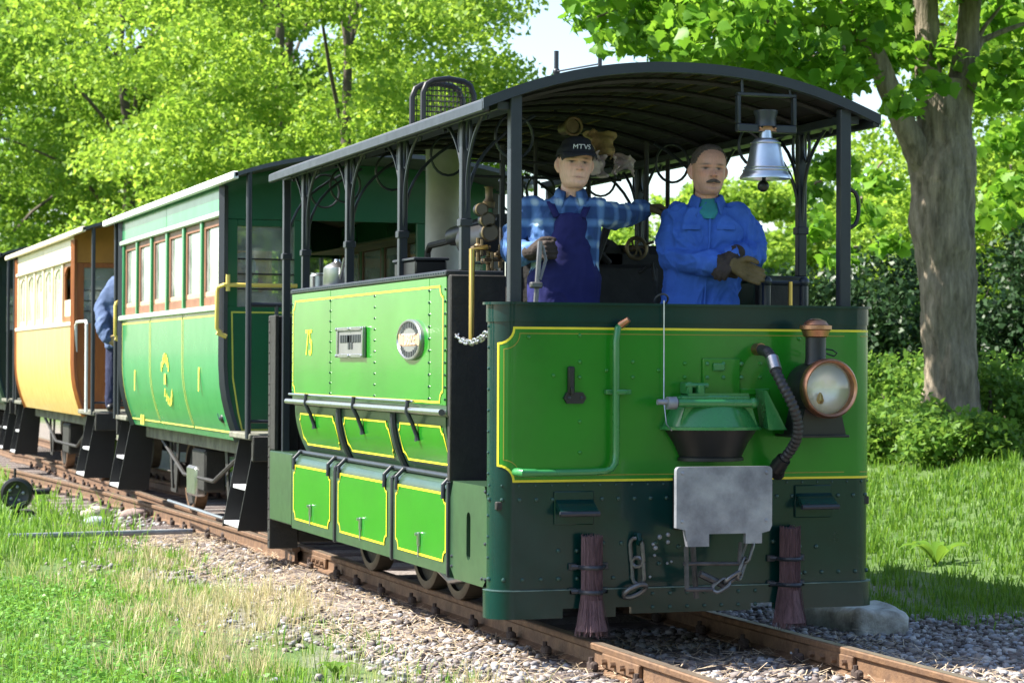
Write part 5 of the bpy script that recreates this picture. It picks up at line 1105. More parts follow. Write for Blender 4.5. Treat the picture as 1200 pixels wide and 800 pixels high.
# ---- grass, gravel, litter
def blades(name, n, xr, yr, mask, hfun, m, seed, w=.006, lean=.5):
    rg = np.random.default_rng(seed); x = rg.uniform(*xr, n); 
    u = rg.random(n); y0, y1 = yr; y = -10.4+(y0+10.4)*((y1+10.4)/(y0+10.4))**u      # denser near the camera
    k = mask(x, y, rg); x, y = x[k], y[k]; n = len(x); z = gz(x, y); h = hfun(x, y, rg)
    dist = np.hypot(x+4.4, y+10.4); ww = w*np.maximum(1, dist/11)
    a = rg.uniform(0, 6.283, n); l = rg.uniform(.15, 1, n)*lean*h; dx, dy = np.cos(a), np.sin(a); b = rg.uniform(0, 6.283, n); bx_, by_ = np.cos(b)*ww/2, np.sin(b)*ww/2
    V = np.empty((n, 5, 3)); z0 = z-.01
    V[:, 0] = np.stack([x-bx_, y-by_, z0], 1); V[:, 1] = np.stack([x+bx_, y+by_, z0], 1)
    V[:, 2] = np.stack([x+bx_*.8+dx*l*.35, y+by_*.8+dy*l*.35, z+h*.6], 1); V[:, 3] = np.stack([x-bx_*.8+dx*l*.35, y-by_*.8+dy*l*.35, z+h*.6], 1)
    V[:, 4] = np.stack([x+dx*l, y+dy*l, z+h*(1-.25*l/h)], 1)
    i = np.arange(n)*5; q = np.stack([i, i+1, i+2, i+3], 1); t = np.stack([i+3, i+2, i+4, i+4], 1)
    me = bpy.data.meshes.new(name); me.vertices.add(5*n); me.vertices.foreach_set('co', V.astype(np.float32).ravel())
    li = np.concatenate([q.ravel(), np.stack([i+3, i+2, i+4], 1).ravel()]).astype(np.int32); ls = np.concatenate([np.arange(n)*4, 4*n+np.arange(n)*3]).astype(np.int32)
    me.loops.add(len(li)); me.loops.foreach_set('vertex_index', li); me.polygons.add(2*n); me.polygons.foreach_set('loop_start', ls); me.update(calc_edges=True); me.materials.append(m)
    return me
def pn(x, y, s, seed=0):
    return (np.sin(x*s*1.0+seed)*np.sin(y*s*1.13+seed*2)+.6*np.sin(x*s*2.3+y*s*1.7+seed*3)+.4*np.sin(x*s*4.1-y*s*3.3+seed))/2+.5
g_fresh = leafmat('fresh_grass', (.075, .19, .02), (.18, .33, .045), .4); g_dry = leafmat('dry_grass', (.30, .27, .12), (.52, .47, .28), .35); g_right = leafmat('lush_grass', (.06, .155, .015), (.15, .27, .03), .4)
_perm = np.random.default_rng(5).random((256, 256))
def vn(x, y, f, sd=0):
    """smooth value noise, 0..1"""
    x = np.asarray(x)*f+sd*17.3; y = np.asarray(y)*f+sd*7.7; i = np.floor(x).astype(int); j = np.floor(y).astype(int); u = x-i; v = y-j; u = u*u*(3-2*u); v = v*v*(3-2*v)
    g = lambda a, b: _perm[a % 256, b % 256]; return (g(i, j)*(1-u)+g(i+1, j)*u)*(1-v)+(g(i, j+1)*(1-u)+g(i+1, j+1)*u)*v
def fb(x, y, f, sd=0): return .55*vn(x, y, f, sd)+.3*vn(x, y, f*2.3, sd+1)+.15*vn(x, y, f*5.1, sd+2)
def tufts(name, nt, per, xr, yr, prob, hgt, m, seed, w=.005, spread=.035, lean=.75):
    """grass grows in tufts: blades lean out of a shared foot"""
    rg = np.random.default_rng(seed); x = rg.uniform(*xr, nt); u = rg.random(nt); y = -10.4+(yr[0]+10.4)*((yr[1]+10.4)/(yr[0]+10.4))**u
    k = rg.random(nt) < prob(x, y); x, y = x[k], y[k]; h = hgt(x, y, rg); n_ = np.maximum(2, (per*rg.uniform(.4, 1.5, len(x))).astype(int)); idx = np.repeat(np.arange(len(x)), n_); n = len(idx)
    a = rg.uniform(0, 6.283, n); rr = np.abs(rg.normal(size=n))*spread; dist = np.hypot(x[idx]+4.4, y[idx]+10.4); fs_ = np.maximum(1, dist/12)
    X = x[idx]+np.cos(a)*rr; Y = y[idx]+np.sin(a)*rr; Z = gz(X, Y); hh = h[idx]*rg.uniform(.35, 1.15, n); l = hh*lean*rg.uniform(.1, 1.1, n); a = a+rg.normal(size=n)*.5; dx, dy = np.cos(a), np.sin(a); b = rg.uniform(0, 6.283, n); ww = w*fs_*rg.uniform(.6, 1.3, n); bx_, by_ = np.cos(b)*ww/2, np.sin(b)*ww/2
    V = np.empty((n, 5, 3)); V[:, 0] = np.stack([X-bx_, Y-by_, Z-.01], 1); V[:, 1] = np.stack([X+bx_, Y+by_, Z-.01], 1); V[:, 2] = np.stack([X+bx_*.85+dx*l*.35, Y+by_*.85+dy*l*.35, Z+hh*.62], 1); V[:, 3] = np.stack([X-bx_*.85+dx*l*.35, Y-by_*.85+dy*l*.35, Z+hh*.62], 1); V[:, 4] = np.stack([X+dx*l, Y+dy*l, Z+hh*(1-.45*np.minimum(1, l/hh))], 1)
    i = np.arange(n)*5; li = np.concatenate([np.stack([i, i+1, i+2, i+3], 1).ravel(), np.stack([i+3, i+2, i+4], 1).ravel()]).astype(np.int32); ls = np.concatenate([np.arange(n)*4, 4*n+np.arange(n)*3]).astype(np.int32)
    me = bpy.data.meshes.new(name); me.vertices.add(5*n); me.vertices.foreach_set('co', V.astype(np.float32).ravel()); me.loops.add(len(li)); me.loops.foreach_set('vertex_index', li); me.polygons.add(2*n); me.polygons.foreach_set('loop_start', ls); me.update(calc_edges=True); me.materials.append(m); return me
edge = lambda x, y: ss(-1.15, -1.6, x+.5*(fb(x, y, .9, 3)-.5))
lushp = lambda x, y: np.clip((.10+1.1*ss(.42, .62, fb(x, y, .8, 1))+1.0*ss(-2.0, -2.9, x+.9*(fb(x, y, .6, 9)-.5))+.5*ss(4, 7, y))*edge(x, y), 0, 1)
link('green_grass', tufts('green_grass', 11500, 10, (-6.5, -1.05), (-3.5, 24), lushp, lambda x, y, rg: (.035+.085*fb(x, y, 1.3, 4))*rg.uniform(.6, 1.6, len(x)), g_fresh, 1), label='bright green grass growing beside the track', kind='stuff')
dryp = lambda x, y: np.clip(1.15*ss(.46, .62, fb(x, y, 1.1, 6))*ss(-1.0, -1.3, x)*ss(-2.9, -2.0, x)*ss(8, 4, y), 0, 1)
link('dry_grass', tufts('dry_grass', 3000, 12, (-3.0, -.95), (-3., 9), dryp, lambda x, y, rg: rg.uniform(.06, .2, len(x)), g_dry, 2, .0032, .03, .8), label='pale dry grass tufts along the ballast edge', kind='stuff')
strawp = lambda x, y: np.clip(.5*ss(.4, .6, fb(x, y, 1.4, 8))*edge(x, y)*ss(-3.6, -2.2, x), 0, 1)
link('wispy_grass', tufts('wispy_grass', 2200, 7, (-3.6, -1.0), (-3.2, 10), strawp, lambda x, y, rg: rg.uniform(.1, .3, len(x)), leafmat('wispy_grass_blades', (.19, .25, .07), (.36, .40, .16), .4), 12, .003, .04, .9), label='tall thin wispy grass mixed into the verge', kind='stuff')
def clover():
    rg = np.random.default_rng(71); n = 42000; x = rg.uniform(-5.5, -1.7, n); y = rg.uniform(-3.4, 5, n); k = rg.random(n) < np.clip(1.3*ss(-1.9, -2.7, x+.8*(fb(x, y, .9, 14)-.5))*ss(.3, .55, fb(x, y, 1.2, 15)), 0, 1); x, y = x[k], y[k]; P = np.stack([x, y, gz(x, y)+rg.uniform(.01, .055, len(x))], 1); V, Fq = leaves(P, .026, rg, 1.4, .95, .06); return npmesh('clover', V, Fq, lf_clover)
lf_clover = leafmat('clover_leaves', (.07, .2, .025), (.17, .36, .06), .35)
link('clover', clover(), label='bright clover carpet in the near grass', kind='stuff')
rp = lambda x, y: np.clip(ss(1.6, 2.0, x+.6*(fb(x, y, 1.1, 5)-.5))*ss(.9, 1.6, y+.45*(x-2)+.8*(fb(x, y, 1.3, 6)-.5))*(.55+.6*fb(x, y, .9, 7)), 0, 1)
link('lush_grass', tufts('lush_grass', 19000, 10, (1.4, 13), (.2, 20), rp, lambda x, y, rg: (.05+.10*fb(x, y, .9, 2))*rg.uniform(.6, 1.5, len(x)), g_right, 3, .0065, .05), label='lush green grass on the bank right of the engine', kind='stuff')
wp = lambda x, y: np.clip(1.6*(fb(x, y, .8, 3)-.35)*ss(-1.1, -1.5, x), 0, 1)
link('tall_weeds', tufts('tall_weeds', 1500, 9, (-3.6, -1.1), (6.5, 20), wp, lambda x, y, rg: rg.uniform(.12, .42, len(x)), g_fresh, 4, .006, .05, .8), label='tall loose weeds beside the rear of the train', kind='stuff')
def stones(name, n, xr, yr, mask, s0, s1, m, seed):
    rg = np.random.default_rng(seed); x = rg.uniform(*xr, n); y = rg.uniform(*yr, n); k = mask(x, y, rg); x, y = x[k], y[k]; n = len(x)
    p = (1+5**.5)/2; B = np.array([(-1, p, 0), (1, p, 0), (-1, -p, 0), (1, -p, 0), (0, -1, p), (0, 1, p), (0, -1, -p), (0, 1, -p), (p, 0, -1), (p, 0, 1), (-p, 0, -1), (-p, 0, 1)])/1.9
    T = np.array([(0, 11, 5), (0, 5, 1), (0, 1, 7), (0, 7, 10), (0, 10, 11), (1, 5, 9), (5, 11, 4), (11, 10, 2), (10, 7, 6), (7, 1, 8), (3, 9, 4), (3, 4, 2), (3, 2, 6), (3, 6, 8), (3, 8, 9), (4, 9, 5), (2, 4, 11), (6, 2, 10), (8, 6, 7), (9, 8, 1)])
    sz = s0+(s1-s0)*rg.random(n)**2.2; a = rg.uniform(0, 6.283, n); c, s = np.cos(a), np.sin(a)
    V = B[None]*rg.uniform(.6, 1.25, (n, 12, 1))*np.stack([rg.uniform(.7, 1.3, n), rg.uniform(.6, 1.1, n), rg.uniform(.4, .75, n)], 1)[:, None]*sz[:, None, None]
    X = V[..., 0]*c[:, None]-V[..., 1]*s[:, None]+x[:, None]; Y = V[..., 0]*s[:, None]+V[..., 1]*c[:, None]+y[:, None]; Z = V[..., 2]+gz(x, y)[:, None]+sz[:, None]*rg.uniform(.05, .6, n)[:, None]
    Fq = (T[None]+(np.arange(n)*12)[:, None, None]).reshape(-1, 3); return npmesh(name, np.stack([X, Y, Z], -1).reshape(-1, 3), Fq, m)
def stonemat():
    m = bpy.data.materials.new('ballast_stone'); m.use_nodes = True; n = m.node_tree; b = n.nodes['Principled BSDF']; b.inputs['Roughness'].default_value = .85
    g = n.nodes.new('ShaderNodeNewGeometry'); r = n.nodes.new('ShaderNodeValToRGB'); e = r.color_ramp.elements
    for p_, c_ in ((0, (.06, .05, .05)), (.35, (.16, .13, .125)), (.6, (.25, .22, .21)), (.8, (.24, .25, .29)), (1, (.46, .43, .41))):
        if p_ in (0, 1): q = e[0 if p_ == 0 else len(e)-1]
        else: q = e.new(p_)
        q.color = (*c_, 1)
    n.links.new(g.outputs['Random Per Island'], r.inputs[0]); n.links.new(r.outputs[0], b.inputs['Base Color']); return m
stm = stonemat()
bm1 = lambda x, y, rg: (np.abs(np.abs(x)-.53) > .06) & (rg.random(len(x)) < np.clip(1.25-.0*x, 0, 1))
link('ballast', stones('ballast', 15000, (-1.55, 1.7), (-4, 1.2), bm1, .008, .032, stm, 21), label='grey and brown ballast stones in front of the engine', kind='stuff')
bm2 = lambda x, y, rg: (x < -.62) & (rg.random(len(x)) < np.clip(1.4*(pn(x, y, 1.2, 9)-.2)*ss(-2.6, -1.2, x)+.35*ss(-1.5, -1., x), 0, 1))
link('side_gravel', stones('side_gravel', 12000, (-2.7, -.6), (-2.5, 13), bm2, .008, .035, stm, 22), label='loose gravel scattered along the near side of the track', kind='stuff')
bm3 = lambda x, y, rg: (x > .62) & (y < 1.9-.45*(x-2)+.25*np.sin(x*2.2)) & (rg.random(len(x)) < .9)
link('bank_gravel', stones('bank_gravel', 19000, (.6, 4.2), (-4, 2.4), bm3, .007, .028, stm, 23), label='blue-grey gravel patch right of the track', kind='stuff')
def straw(name, n, xr, yr, m, seed):
    rg = np.random.default_rng(seed); x = rg.uniform(*xr, n); y = rg.uniform(*yr, n); a = rg.uniform(0, 6.283, n); l = rg.uniform(.03, .13, n)/2; w = .0022
    z = gz(x, y)+rg.uniform(.012, .045, n); dz = rg.uniform(-.015, .015, n); dx, dy = np.cos(a)*l, np.sin(a)*l; ox, oy = -np.sin(a)*w, np.cos(a)*w
    V = np.stack([np.stack([x-dx-ox, y-dy-oy, z-dz], 1), np.stack([x+dx-ox, y+dy-oy, z+dz], 1), np.stack([x+dx+ox, y+dy+oy, z+dz+.001], 1), np.stack([x-dx+ox, y-dy+oy, z-dz+.001], 1)], 1)
    return npmesh(name, V.reshape(-1, 3), np.arange(4*n).reshape(n, 4), m)
strawm = leafmat('straw', (.3, .22, .14), (.55, .45, .33), .1, .7)
link('dead_grass_litter', straw('dead_grass_litter', 5200, (-1.5, 1.3), (-4, .6), strawm, 31), label='dead brown grass litter lying between the rails', kind='stuff')
link('trackside_litter', straw('trackside_litter', 3800, (-1.5, -.62), (.6, 9), strawm, 32), label='dead grass litter along the near rail', kind='stuff')
# concrete block, lone plants, loose stones
def loose(px, py, r, base, la):
    q = onp(2, -.1, px, py); mb = MB(); mb.sphere((q.x, q.y, q.z), r, 12, 9, (1.3, .9, .6)); mb.v = [tuple(Vector(v)+(Vector(v)-q)*.35*noise.noise(Vector(v)*9)) for v in mb.v]
    mb.build('stone', mat('stone_'+la.split()[0], base, .9, var=.3, vscale=14, bump=.4), None, 50, label=la, cat='stone')
loose(113, 603, .12, (.5, .43, .38), 'pale rounded stone on the sleepers beside the points'); loose(112, 613, .1, (.34, .38, .44), 'bluish flat stone below the pale stone'); loose(158, 603, .1, (.3, .22, .2), 'brown stone between two sleepers of the points')
loose(935, 765, .035, (.4, .44, .5), 'blue-grey stone between the gravel and the far rail')
def plant(px, py, n, L, h, la, m, seed, wid=.16):
    rg = np.random.default_rng(seed); q = onp(2, float(gz(2, 0))+.02, px, py); zg = float(gz(q.x, q.y)); t = thing('weed_plant', la, 'plant', (q.x, q.y, zg))
    for k in range(n):
        a = 6.283*k/n+rg.uniform(-.3, .3); l = L*rg.uniform(.7, 1.2); mb = MB(); vs = []; N = 6
        for i in range(N+1):
            u = i/N; r = l*u; z = zg+h*math.sin(u*2.2)*1.1; wd = wid*l*math.sin(math.pi*min(1, u*.93+.05)); c = Vector((q.x+math.cos(a)*r, q.y+math.sin(a)*r, z)); s2 = Vector((-math.sin(a), math.cos(a), 0)); vs += [c+s2*wd+Vector((0, 0, wd*.35)), c, c-s2*wd+Vector((0, 0, wd*.35))]
        fs = []
        for i in range(N): b = 3*i; fs += [(b, b+1, b+4, b+3), (b+1, b+2, b+5, b+4)]
        mb.add(vs, fs); mb.build('leaf', m, t, 60)
plant(1098, 668, 7, .24, .13, 'broad-leaved dock plant in the grass right of the engine', g_right, 61); plant(395, 790, 8, .1, .06, 'small dark green leafy plant in the gravel before the near rail', lf_under, 62, .22)
plant(130, 560, 12, .5, .45, 'tall pale weed in front of the wooden carriage steps', lf_under, 63, .1)
# ---- point lever with its round weight
q = onp(1, 11.2, 20, 578); lv = thing('point_lever', 'black point lever with round counterweight standing in the grass', 'lever', (q.x, 11.2, float(gz(q.x, 11.2))))
zg = float(gz(q.x, 11.2)); fd = Vector((-.25, -.97, 0)).normalized()
mb = MB(); mb.lathe([(.12, -.07), (.145, -.06), (.15, -.03), (.15, .03), (.145, .06), (.12, .07), (.1, .055), (.03, .05), (.0, .05)], q, fd, 32); cwt = mb.build('counterweight', black, lv)
e = onp(1, 11.2, 58, 575); mb = MB(); mb.tube([q, q.lerp(e, .5), q.lerp(e, .75), e], [.03, .024, .026, .03], 10); mb.build('lever_arm', black, lv)
mb = MB(); mb.cyl(q+Vector((-.0, .12, 0)), (q.x, q.y+.12, zg), .035, n=10); mb.box(q.x-.16, q.x+.16, q.y-.0, q.y+.3, zg-.02, zg+.06, .01); mb.cyl(q+Vector((-.02, 0, .1)), q+Vector((-.02, 0, .23)), .012, n=8); mb.build('lever_stand', sootm, lv)
mb = MB()
for k in range(5): a = 2*math.pi*k/5; u_ = fd.orthogonal().normalized(); w_ = fd.cross(u_); mb.rivet(q+fd*.052+(u_*math.cos(a)+w_*math.sin(a))*.065, fd, .018)
mb.build('cast_marks', worn, cwt)
mb = MB(); a = onp(2, -.06, 10, 628); b = onp(2, -.06, 225, 622); mb.tube([a, b], .022, 8); mb.build('point_rod', worn, None, label='steel point rod lying across the ground to the rail', cat='rod')

# ================================================================== PEOPLE
def remeshed(mb, voxel, it=4, fac=.5):
    me = bpy.data.meshes.new('tmp'); me.from_pydata(mb.v, [], mb.f); me.update()
    o = bpy.data.objects.new('tmp', me); col.objects.link(o)
    r = o.modifiers.new('r', 'REMESH'); r.mode = 'VOXEL'; r.voxel_size = voxel; r.use_smooth_shade = True
    s = o.modifiers.new('s', 'SMOOTH'); s.factor = fac; s.iterations = it
    bpy.context.view_layer.update(); out = bpy.data.meshes.new_from_object(o.evaluated_get(bpy.context.evaluated_depsgraph_get()))
    bpy.data.objects.remove(o); bpy.data.meshes.remove(me); out.shade_smooth(); out.materials.clear(); return out
def capsule(mb, a, b, ra, rb, n=14, sx=None):
    a, b = Vector(a), Vector(b); t = (b-a).normalized(); pts = []; rs_ = []
    for k in (80, 55, 30): q = R(k); pts.append(a-t*ra*math.sin(q)); rs_.append(ra*math.cos(q))
    for k in np.linspace(0, 1, 4): pts.append(a.lerp(b, k)); rs_.append(ra+(rb-ra)*k)
    for k in (30, 55, 80): q = R(k); pts.append(b+t*rb*math.sin(q)); rs_.append(rb*math.cos(q))
    return mb.tube(pts, rs_, n)
def chain(mb, pts, rs_):
    for i in range(len(pts)-1): capsule(mb, pts[i], pts[i+1], rs_[i], rs_[i+1])
    return mb
def stack(mb, rings, n=28, T=None):
    """rings: (centre, half width, half depth) ; T: (right, front) vectors"""
    rt, fr_ = T; vs = []
    for c, hx_, hy_ in rings:
        for k in range(n):
            a = 2*math.pi*k/n; ca, sa = math.cos(a), math.sin(a); e = .82
            vs.append(Vector(c)+rt*(hx_*math.copysign(abs(ca)**e, ca))+fr_*(hy_*math.copysign(abs(sa)**e, sa)))
    m = len(rings); fs = [(i*n+k, i*n+(k+1) % n, (i+1)*n+(k+1) % n, (i+1)*n+k) for i in range(m-1) for k in range(n)]+[tuple(range(n))[::-1], tuple(range((m-1)*n, m*n))]
    return mb.add(vs, fs)
def interp(t, tab):
    xs, ys = zip(*tab); return float(np.interp(t, xs, ys))
HWID = [(0, .034), (.04, .047), (.1, .058), (.2, .066), (.3, .071), (.42, .075), (.55, .077), (.68, .078), (.8, .071), (.9, .055), (.96, .036), (1, .004)]
HFRO = [(0, .070), (.04, .084), (.1, .089), (.16, .085), (.2, .087), (.3, .089), (.4, .087), (.48, .084), (.56, .090), (.62, .092), (.7, .090), (.8, .080), (.9, .058), (.96, .036), (1, .004)]
HBAK = [(0, .02), (.1, .035), (.2, .055), (.3, .072), (.42, .088), (.55, .1), (.68, .102), (.8, .094), (.9, .07), (.96, .042), (1, .004)]
def headpt(t, a, off=0.):
    """t 0 chin .. 1 crown, a azimuth from the face (0) round; returns (right, front, height) in head units of 0.235 m"""
    w = interp(t, HWID); f = interp(t, HFRO); b = interp(t, HBAK); c, s = math.cos(a), math.sin(a)
    fr_ = f if c >= 0 else b; ex_ = .9 if c >= 0 else 1
    x = (w+off)*math.copysign(abs(s)**ex_, s); y = (fr_+off)*math.copysign(abs(c)**.88, c)
    if c > 0 and off == 0:
        g = lambda x0, t0, sx_, st: math.exp(-((x-x0)/sx_)**2-((t-t0)/st)**2)
        # nose: ridge growing downwards
        if .32 < t < .58:
            u = (.58-t)/.26; pr = .026*min(1, u*1.15)**1.3*(1 if t > .37 else max(0, (t-.32)/.05)); y += pr*math.exp(-(x/(.0095+.006*u))**2)
        y += .006*g(.015, .36, .009, .03)+.006*g(-.015, .36, .009, .03)
        y -= .0125*(g(.031, .505, .016, .04)+g(-.031, .505, .016, .04))
        y += .0055*(g(.031, .495, .012, .02)+g(-.031, .495, .012, .02))
        y += .004*(g(.032, .575, .022, .025)+g(-.032, .575, .022, .025))
        y += .004*(g(.047, .42, .018, .05)+g(-.047, .42, .018, .05))
        y += .005*g(0, .225, .02, .018)+.006*g(0, .175, .017, .016)-.004*g(0, .2, .026, .008)-.004*g(0, .135, .02, .02)+.004*g(0, .06, .018, .04)
    return x, y, t*.235
class Person:
    def __init__(s, ref, Y, name, label, floor, scale=1.0, yaw_head=0.):
        s.o = onp(1, Y, *ref); s.ref = ref; d = (s.o-Vector((CX, CY, CZ))).dot(_fwd); s.k = d/FPX
        s.rt = Vector((_c, -_s, 0)); s.fr = Vector((-_s, -_c, 0)); s.floor = floor
        s.t = thing('person', label, 'person', (s.o.x, s.o.y, floor))
        s.body = MB(); s.scale = scale
    def P(s, px, py, b=0.): return s.o+s.rt*((px-s.ref[0])*s.k)+s.fr*b+Vector((0, 0, -(py-s.ref[1])*s.k))
    def head(s, chin, yaw, tilt=0., sc=1.0):
        """chin: point under the face at the head axis; yaw to viewer's right"""
        a = R(yaw); s.hr = (s.rt*math.cos(a)-s.fr*-math.sin(a)*-1).normalized() if False else (s.rt*math.cos(a)-s.fr*math.sin(a)); s.hf = s.fr*math.cos(a)+s.rt*math.sin(a)
        s.hu = (Vector((0, 0, 1))+s.hr*math.sin(R(tilt))).normalized(); s.hc = Vector(chin); s.hs = sc
        n = 56; ts = np.concatenate([np.linspace(0, .7, 44), np.linspace(.72, 1, 14)]); vs = []
        for t in ts:
            for k in range(n):
                an = 2*math.pi*k/n; an = an-.42*math.sin(an)*1.0 if True else an      # denser in front
                vs.append(s.H(*headpt(t, an)))
        m = len(ts); s.body.add(vs, [(i*n+k, i*n+(k+1) % n, (i+1)*n+(k+1) % n, (i+1)*n+k) for i in range(m-1) for k in range(n)]+[tuple(range(n))[::-1], tuple(range((m-1)*n, m*n))])
        for g in (-1, 1):                  # ears
            for q in range(7):
                u = q/6; s.body.sphere(s.H(g*(.0785+.011*math.sin(u*3.1)), -.006-.010*u, .080+.060*u), .0095+.003*math.sin(u*3.14), 8, 6)
    def H(s, x, y, z): return s.hc+s.hr*(x*s.hs)+s.hf*(y*s.hs)+s.hu*(z*s.hs)
    def local(s, V):
        d = (V-np.array(s.hc))/s.hs; return d@np.array(s.hr), d@np.array(s.hf), d@np.array(s.hu)
    def finish(s, skin, hairc, beard=None, lips=(.42, .17, .14), voxel=.0042):
        me = remeshed(s.body, voxel, 3, .4); n = len(me.vertices); V = np.empty(n*3, np.float32); me.vertices.foreach_get('co', V); V = V.reshape(-1, 3).astype(float)
        x, y, z = s.local(V); t = z/.235; C = np.tile(np.array(skin), (n, 1)).astype(float)
        front = (y > .04) & (t > -.1) & (t < 1.05)
        def blend(w, c): 
            w = np.clip(w, 0, 1)[:, None]; C[:] = C*(1-w)+np.array(c)*w
        gg = lambda x0, t0, sx_, st: np.exp(-((x-x0)/sx_)**2-((t-t0)/st)**2)*front
        blend(.35*(gg(.042, .38, .02, .07)+gg(-.042, .38, .02, .07)+gg(0, .37, .014, .05)), (skin[0]*1.1, skin[1]*.72, skin[2]*.66))
        blend(.9*gg(0, .2, .021, .022), lips); blend(.8*gg(0, .2, .024, .007), (.12, .05, .045))
        for g in (-1, 1):
            blend(.75*gg(g*.031, .505, .0175, .028), (skin[0]*.55, skin[1]*.45, skin[2]*.42)); blend(1.*gg(g*.031, .498, .0125, .012), (.55, .5, .47)); blend(1.5*gg(g*.031, .499, .0065, .017), (.03, .022, .018)); blend(1.2*gg(g*.031, .516, .0175, .011), (.04, .024, .02))
            blend(.9*gg(g*.033, .582, .02, .017), hairc); blend(.8*gg(g*.012, .345, .005, .012), (.1, .045, .04))
        if beard: blend(.32*(np.exp(-((t-.1)/.13)**2)*front*(np.abs(x) < .06)), beard)
        at = me.attributes.new('Col', 'FLOAT_COLOR', 'POINT'); at.data.foreach_set('color', np.concatenate([C, np.ones((n, 1))], 1).astype(np.float32).ravel())
        m = bpy.data.materials.new('skin'); m.use_nodes = True; nn = m.node_tree; b = nn.nodes['Principled BSDF']; b.inputs['Roughness'].default_value = .48; b.inputs['Subsurface Weight'].default_value = .12; b.inputs['Subsurface Radius'].default_value = (.012, .005, .003)
        a_ = nn.nodes.new('ShaderNodeAttribute'); a_.attribute_name = 'Col'; tn = nn.nodes.new('ShaderNodeTexNoise'); tn.inputs['Scale'].default_value = 60
        mx = nn.nodes.new('ShaderNodeMix'); mx.data_type = 'RGBA'; mx.blend_type = 'MULTIPLY'; mx.inputs[0].default_value = .35; nn.links.new(a_.outputs['Color'], mx.inputs[6]); nn.links.new(tn.outputs[0], mx.inputs[7]); nn.links.new(mx.outputs[2], b.inputs['Base Color'])
        me.materials.append(m); s.bodyo = link('body', me, s.t); return s.bodyo
    def cloth(s, name, mb, m, voxel=.008, it=6, wr=.008, freq=11., parent=None, folds=()):
        me = remeshed(mb, voxel, it); n = len(me.vertices); N = [Vector(v.normal) for v in me.vertices]
        for v, nn in zip(me.vertices, N):
            q = v.co; e = Vector((q.x*freq*.8, q.y*freq*.8, q.z*freq*.6)); e = e+Vector((noise.noise(e*.6), noise.noise(e*.6+Vector((7, 0, 0))), noise.noise(e*.6+Vector((0, 7, 0)))))*1.2; w = noise.noise(e); w2 = noise.noise(e*2.1+Vector((5, 1, 2)))
            v.co = q+nn*(wr*max(0, 1-3.2*abs(w))**1.4+wr*.45*max(0, 1-3.2*abs(w2))**1.3-wr*.35)
        me.update(); me.materials.append(m); return link(name, me, parent or s.t)
    def hair(s, name, m, line, off=.006, parent=None, jitter=.003):
        n = 64; ts = np.linspace(.12, 1, 40); mb = MB(); idx = {}; vs = []
        for i, t in enumerate(ts):
            for k in range(n):
                a = 2*math.pi*k/n; j = jitter*noise.noise(Vector((math.cos(a)*5, math.sin(a)*5, t*14))); x, y, z = headpt(t, a, off+j); vs.append(s.H(x, y, z+(off if t > .9 else 0)))
        fs = []
        for i in range(len(ts)-1):
            for k in range(n):
                a = 2*math.pi*(k+.5)/n; a = a if a < math.pi else 2*math.pi-a
                if (ts[i]+ts[i+1])/2 > line(a): fs.append((i*n+k, i*n+(k+1) % n, (i+1)*n+(k+1) % n, (i+1)*n+k))
        fs.append(tuple(range((len(ts)-1)*n, len(ts)*n))); used = sorted({i for f in fs for i in f}); mp_ = {u: q for q, u in enumerate(used)}
        mb.add([vs[u] for u in used], [tuple(mp_[i] for i in f) for f in fs]); o = mb.build(name, m, parent or s.t, 60); md = o.modifiers.new('thick', 'SOLIDIFY'); md.thickness = .008; md.offset = -1; return o
def hand(mb, wrist, d, side_, curl_dir, L=.185, curl=1.2, thumb=1, r=.0115):
    """palm and five fingers; d: direction of the hand, side_: across the knuckles, curl_dir: towards the palm"""
    d = Vector(d).normalized(); s_ = Vector(side_); s_ = (s_-d*s_.dot(d)).normalized(); c = Vector(curl_dir); c = (c-d*c.dot(d)); c = (c-s_*c.dot(s_)).normalized()
    w = Vector(wrist); k0 = w+d*.09
    for u in np.linspace(-.034, .034, 4): capsule(mb, w+s_*u*.55, k0+s_*u, .019, .0165, 10)
    for i, (u, l) in enumerate(((-.034, .066), (-.0115, .078), (.0115, .074), (.034, .058))):
        p0 = k0+s_*u; a = curl*.55; p1 = p0+(d*math.cos(a)+c*math.sin(a))*l*.45; a += curl*.75; p2 = p1+(d*math.cos(a)+c*math.sin(a))*l*.33; a += curl*.5; p3 = p2+(d*math.cos(a)+c*math.sin(a))*l*.28
        chain(mb, [p0, p1, p2, p3], [r*1.12, r*1.05, r*.98, r*.85])
    t0 = w+d*.025-s_*.03*thumb; t1 = t0+(d*.62-s_*.62*thumb+c*.45).normalized()*.042; t2 = t1+(d*.85-s_*.05*thumb+c*.5).normalized()*.034; t3 = t2+(d*.7+s_*.2*thumb+c*.65).normalized()*.026
    chain(mb, [t0, t1, t2, t3], [r*1.5, r*1.25, r*1.12, r*.95]); return mb
